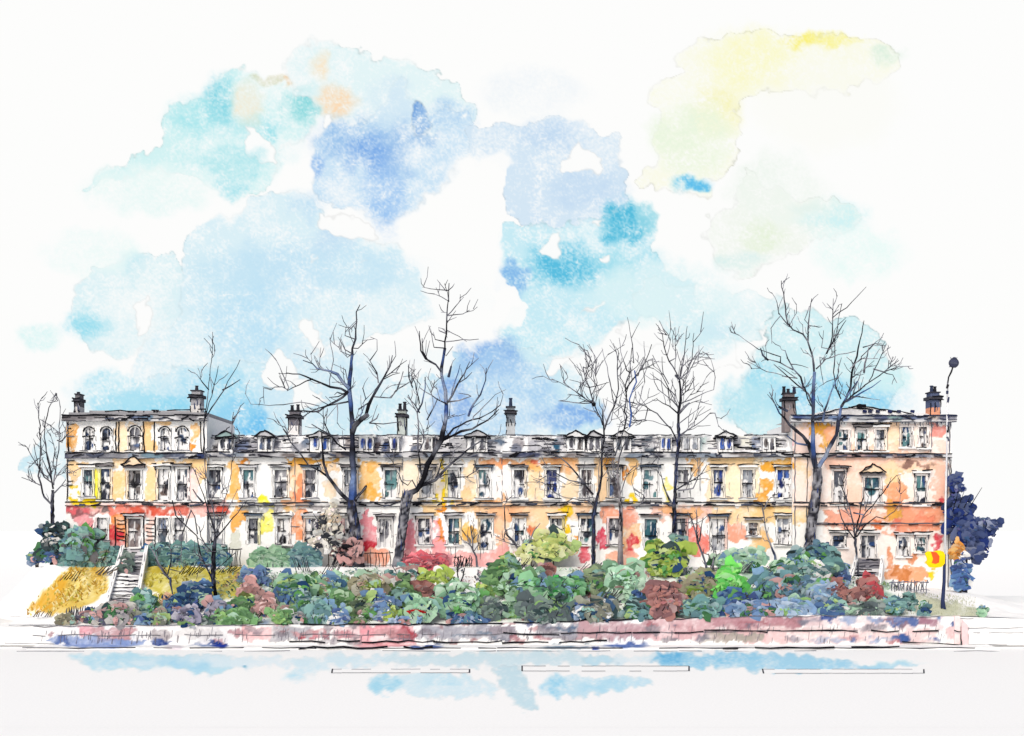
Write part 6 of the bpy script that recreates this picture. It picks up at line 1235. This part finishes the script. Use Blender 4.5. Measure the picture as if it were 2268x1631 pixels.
tuft('G2', 1600, 720, 120, 120, 8, 'pencil grey stalks on the wide olive green bush', .2, (90, 96, 90), .024)
tuft('G3', 620, 860, 200, 150, 9, 'long pale grey stalks across the big rounded sage bush', .7, (110, 120, 114), .022)
tuft('G3', 1170, 780, 180, 140, 10, 'slanting grey stalks over the mid green bush in the centre', .7, (90, 100, 94), .024)
tuft('G4', 330, 860, 160, 130, 10, 'slanting grey stalks on the drab olive bush', .6, (96, 96, 98), .026)
tuft('G4', 820, 880, 160, 150, 9, 'grey stalks drawn over the large maroon bush', .4, (90, 80, 84), .022)
tuft('G4', 1130, 760, 200, 90, 9, 'dark slanting stalks on the brown green bush', .6, (80, 76, 76), .024)
tuft('G5', 60, 830, 180, 120, 10, 'slate stalks on the dark blue green bush', .7, (70, 80, 96), .026)
# low ground cover between the shrubs
m = MB(); q = np.random.RandomState(12)
for i in range(7000):
    px = q.uniform(470, 2000); d = q.uniform(80.5, 86.6); x = X_(px, d)
    w = vn(np.array([x * .9]), np.array([d * 1.1]), 5)[0]
    if w < .46: continue
    z = float(zbank(x, d)); f = int(vn(np.array([x * .6 + 30]), np.array([d * .8]), 9)[0] * 9)
    col = [(120,160,150), (96,120,150), (150,182,160), (84,104,92), (176,204,184), (128,150,112), (190,150,148), (110,116,124), (140,168,200)][min(8, f)]
    a = q.uniform(0, 6.28); s = q.uniform(.08, .17); e1 = np.array([math.cos(a), math.sin(a) * .5, q.uniform(.2, .9)]) * s; e2 = np.array([-math.sin(a), math.cos(a) * .4, q.uniform(-.1, .5)]) * s * .6
    o = np.array([x, d - 90, z + q.uniform(.04, .3)])
    m.add([o - e1, o - e2, o + e1, o + e2], [(0, 1, 2, 3)], tuple(np.clip(np.array(col) + q.normal(0, 6, 3), 0, 250)))
struct(m.build('ground_cover', M_LEAF), 'stuff')
m = MB(); q = np.random.RandomState(4)
for i in range(2000):
    px = q.uniform(60, 520); d = q.uniform(80.8, 87.2); x = X_(px, d); z = float(zbank(x, d)); py = 1150 + (CAMZ - z) * FP / d
    if 232 < px < 325 or vn(np.array([x * .8]), np.array([d * .9]), 13)[0] < .42 or py > 1362 or (px < 240 and py < 1350 - (px - 55) * .95) : continue
    if px > 440 and py > 1310: continue
    col = rng.choice([(214,184,92), (226,204,124), (200,156,60), (196,184,84), (236,226,170), (176,140,60)]) if px < 300 else rng.choice([(196,184,80), (210,202,116), (176,160,60), (222,216,150)])
    h = q.uniform(.06, .26); a = q.uniform(-.2, .25)
    m.add([(x - .1, d - 90, z - .08), (x + .1, d - 90.02, z - .08), (x + a + .03, d - 90.05, z + h), (x + a - .03, d - 90.05, z + h)], [(0, 1, 2, 3)], tuple(col))
struct(m.build('dry_grass', M_LEAF), 'stuff')
# thin grass blades on the olive lawn
m = MB(); rng.seed(9)
for _ in range(900):
    px = rng.uniform(1990, 2160); d = rng.uniform(80.6, 85.5); x = X_(px, d); z = float(zbank(x, d))
    if z < .3: continue
    a = rng.uniform(-.06, .06); h = rng.uniform(.06, .16)
    m.add([(x - .02, d - 90, z - .03), (x + .02, d - 90, z - .03), (x + a, d - 90, z + h)], [(0, 1, 2)], rng.choice([(186,190,160), (204,206,184), (164,170,140)]))
struct(m.build('grass', M_LEAF), 'stuff')
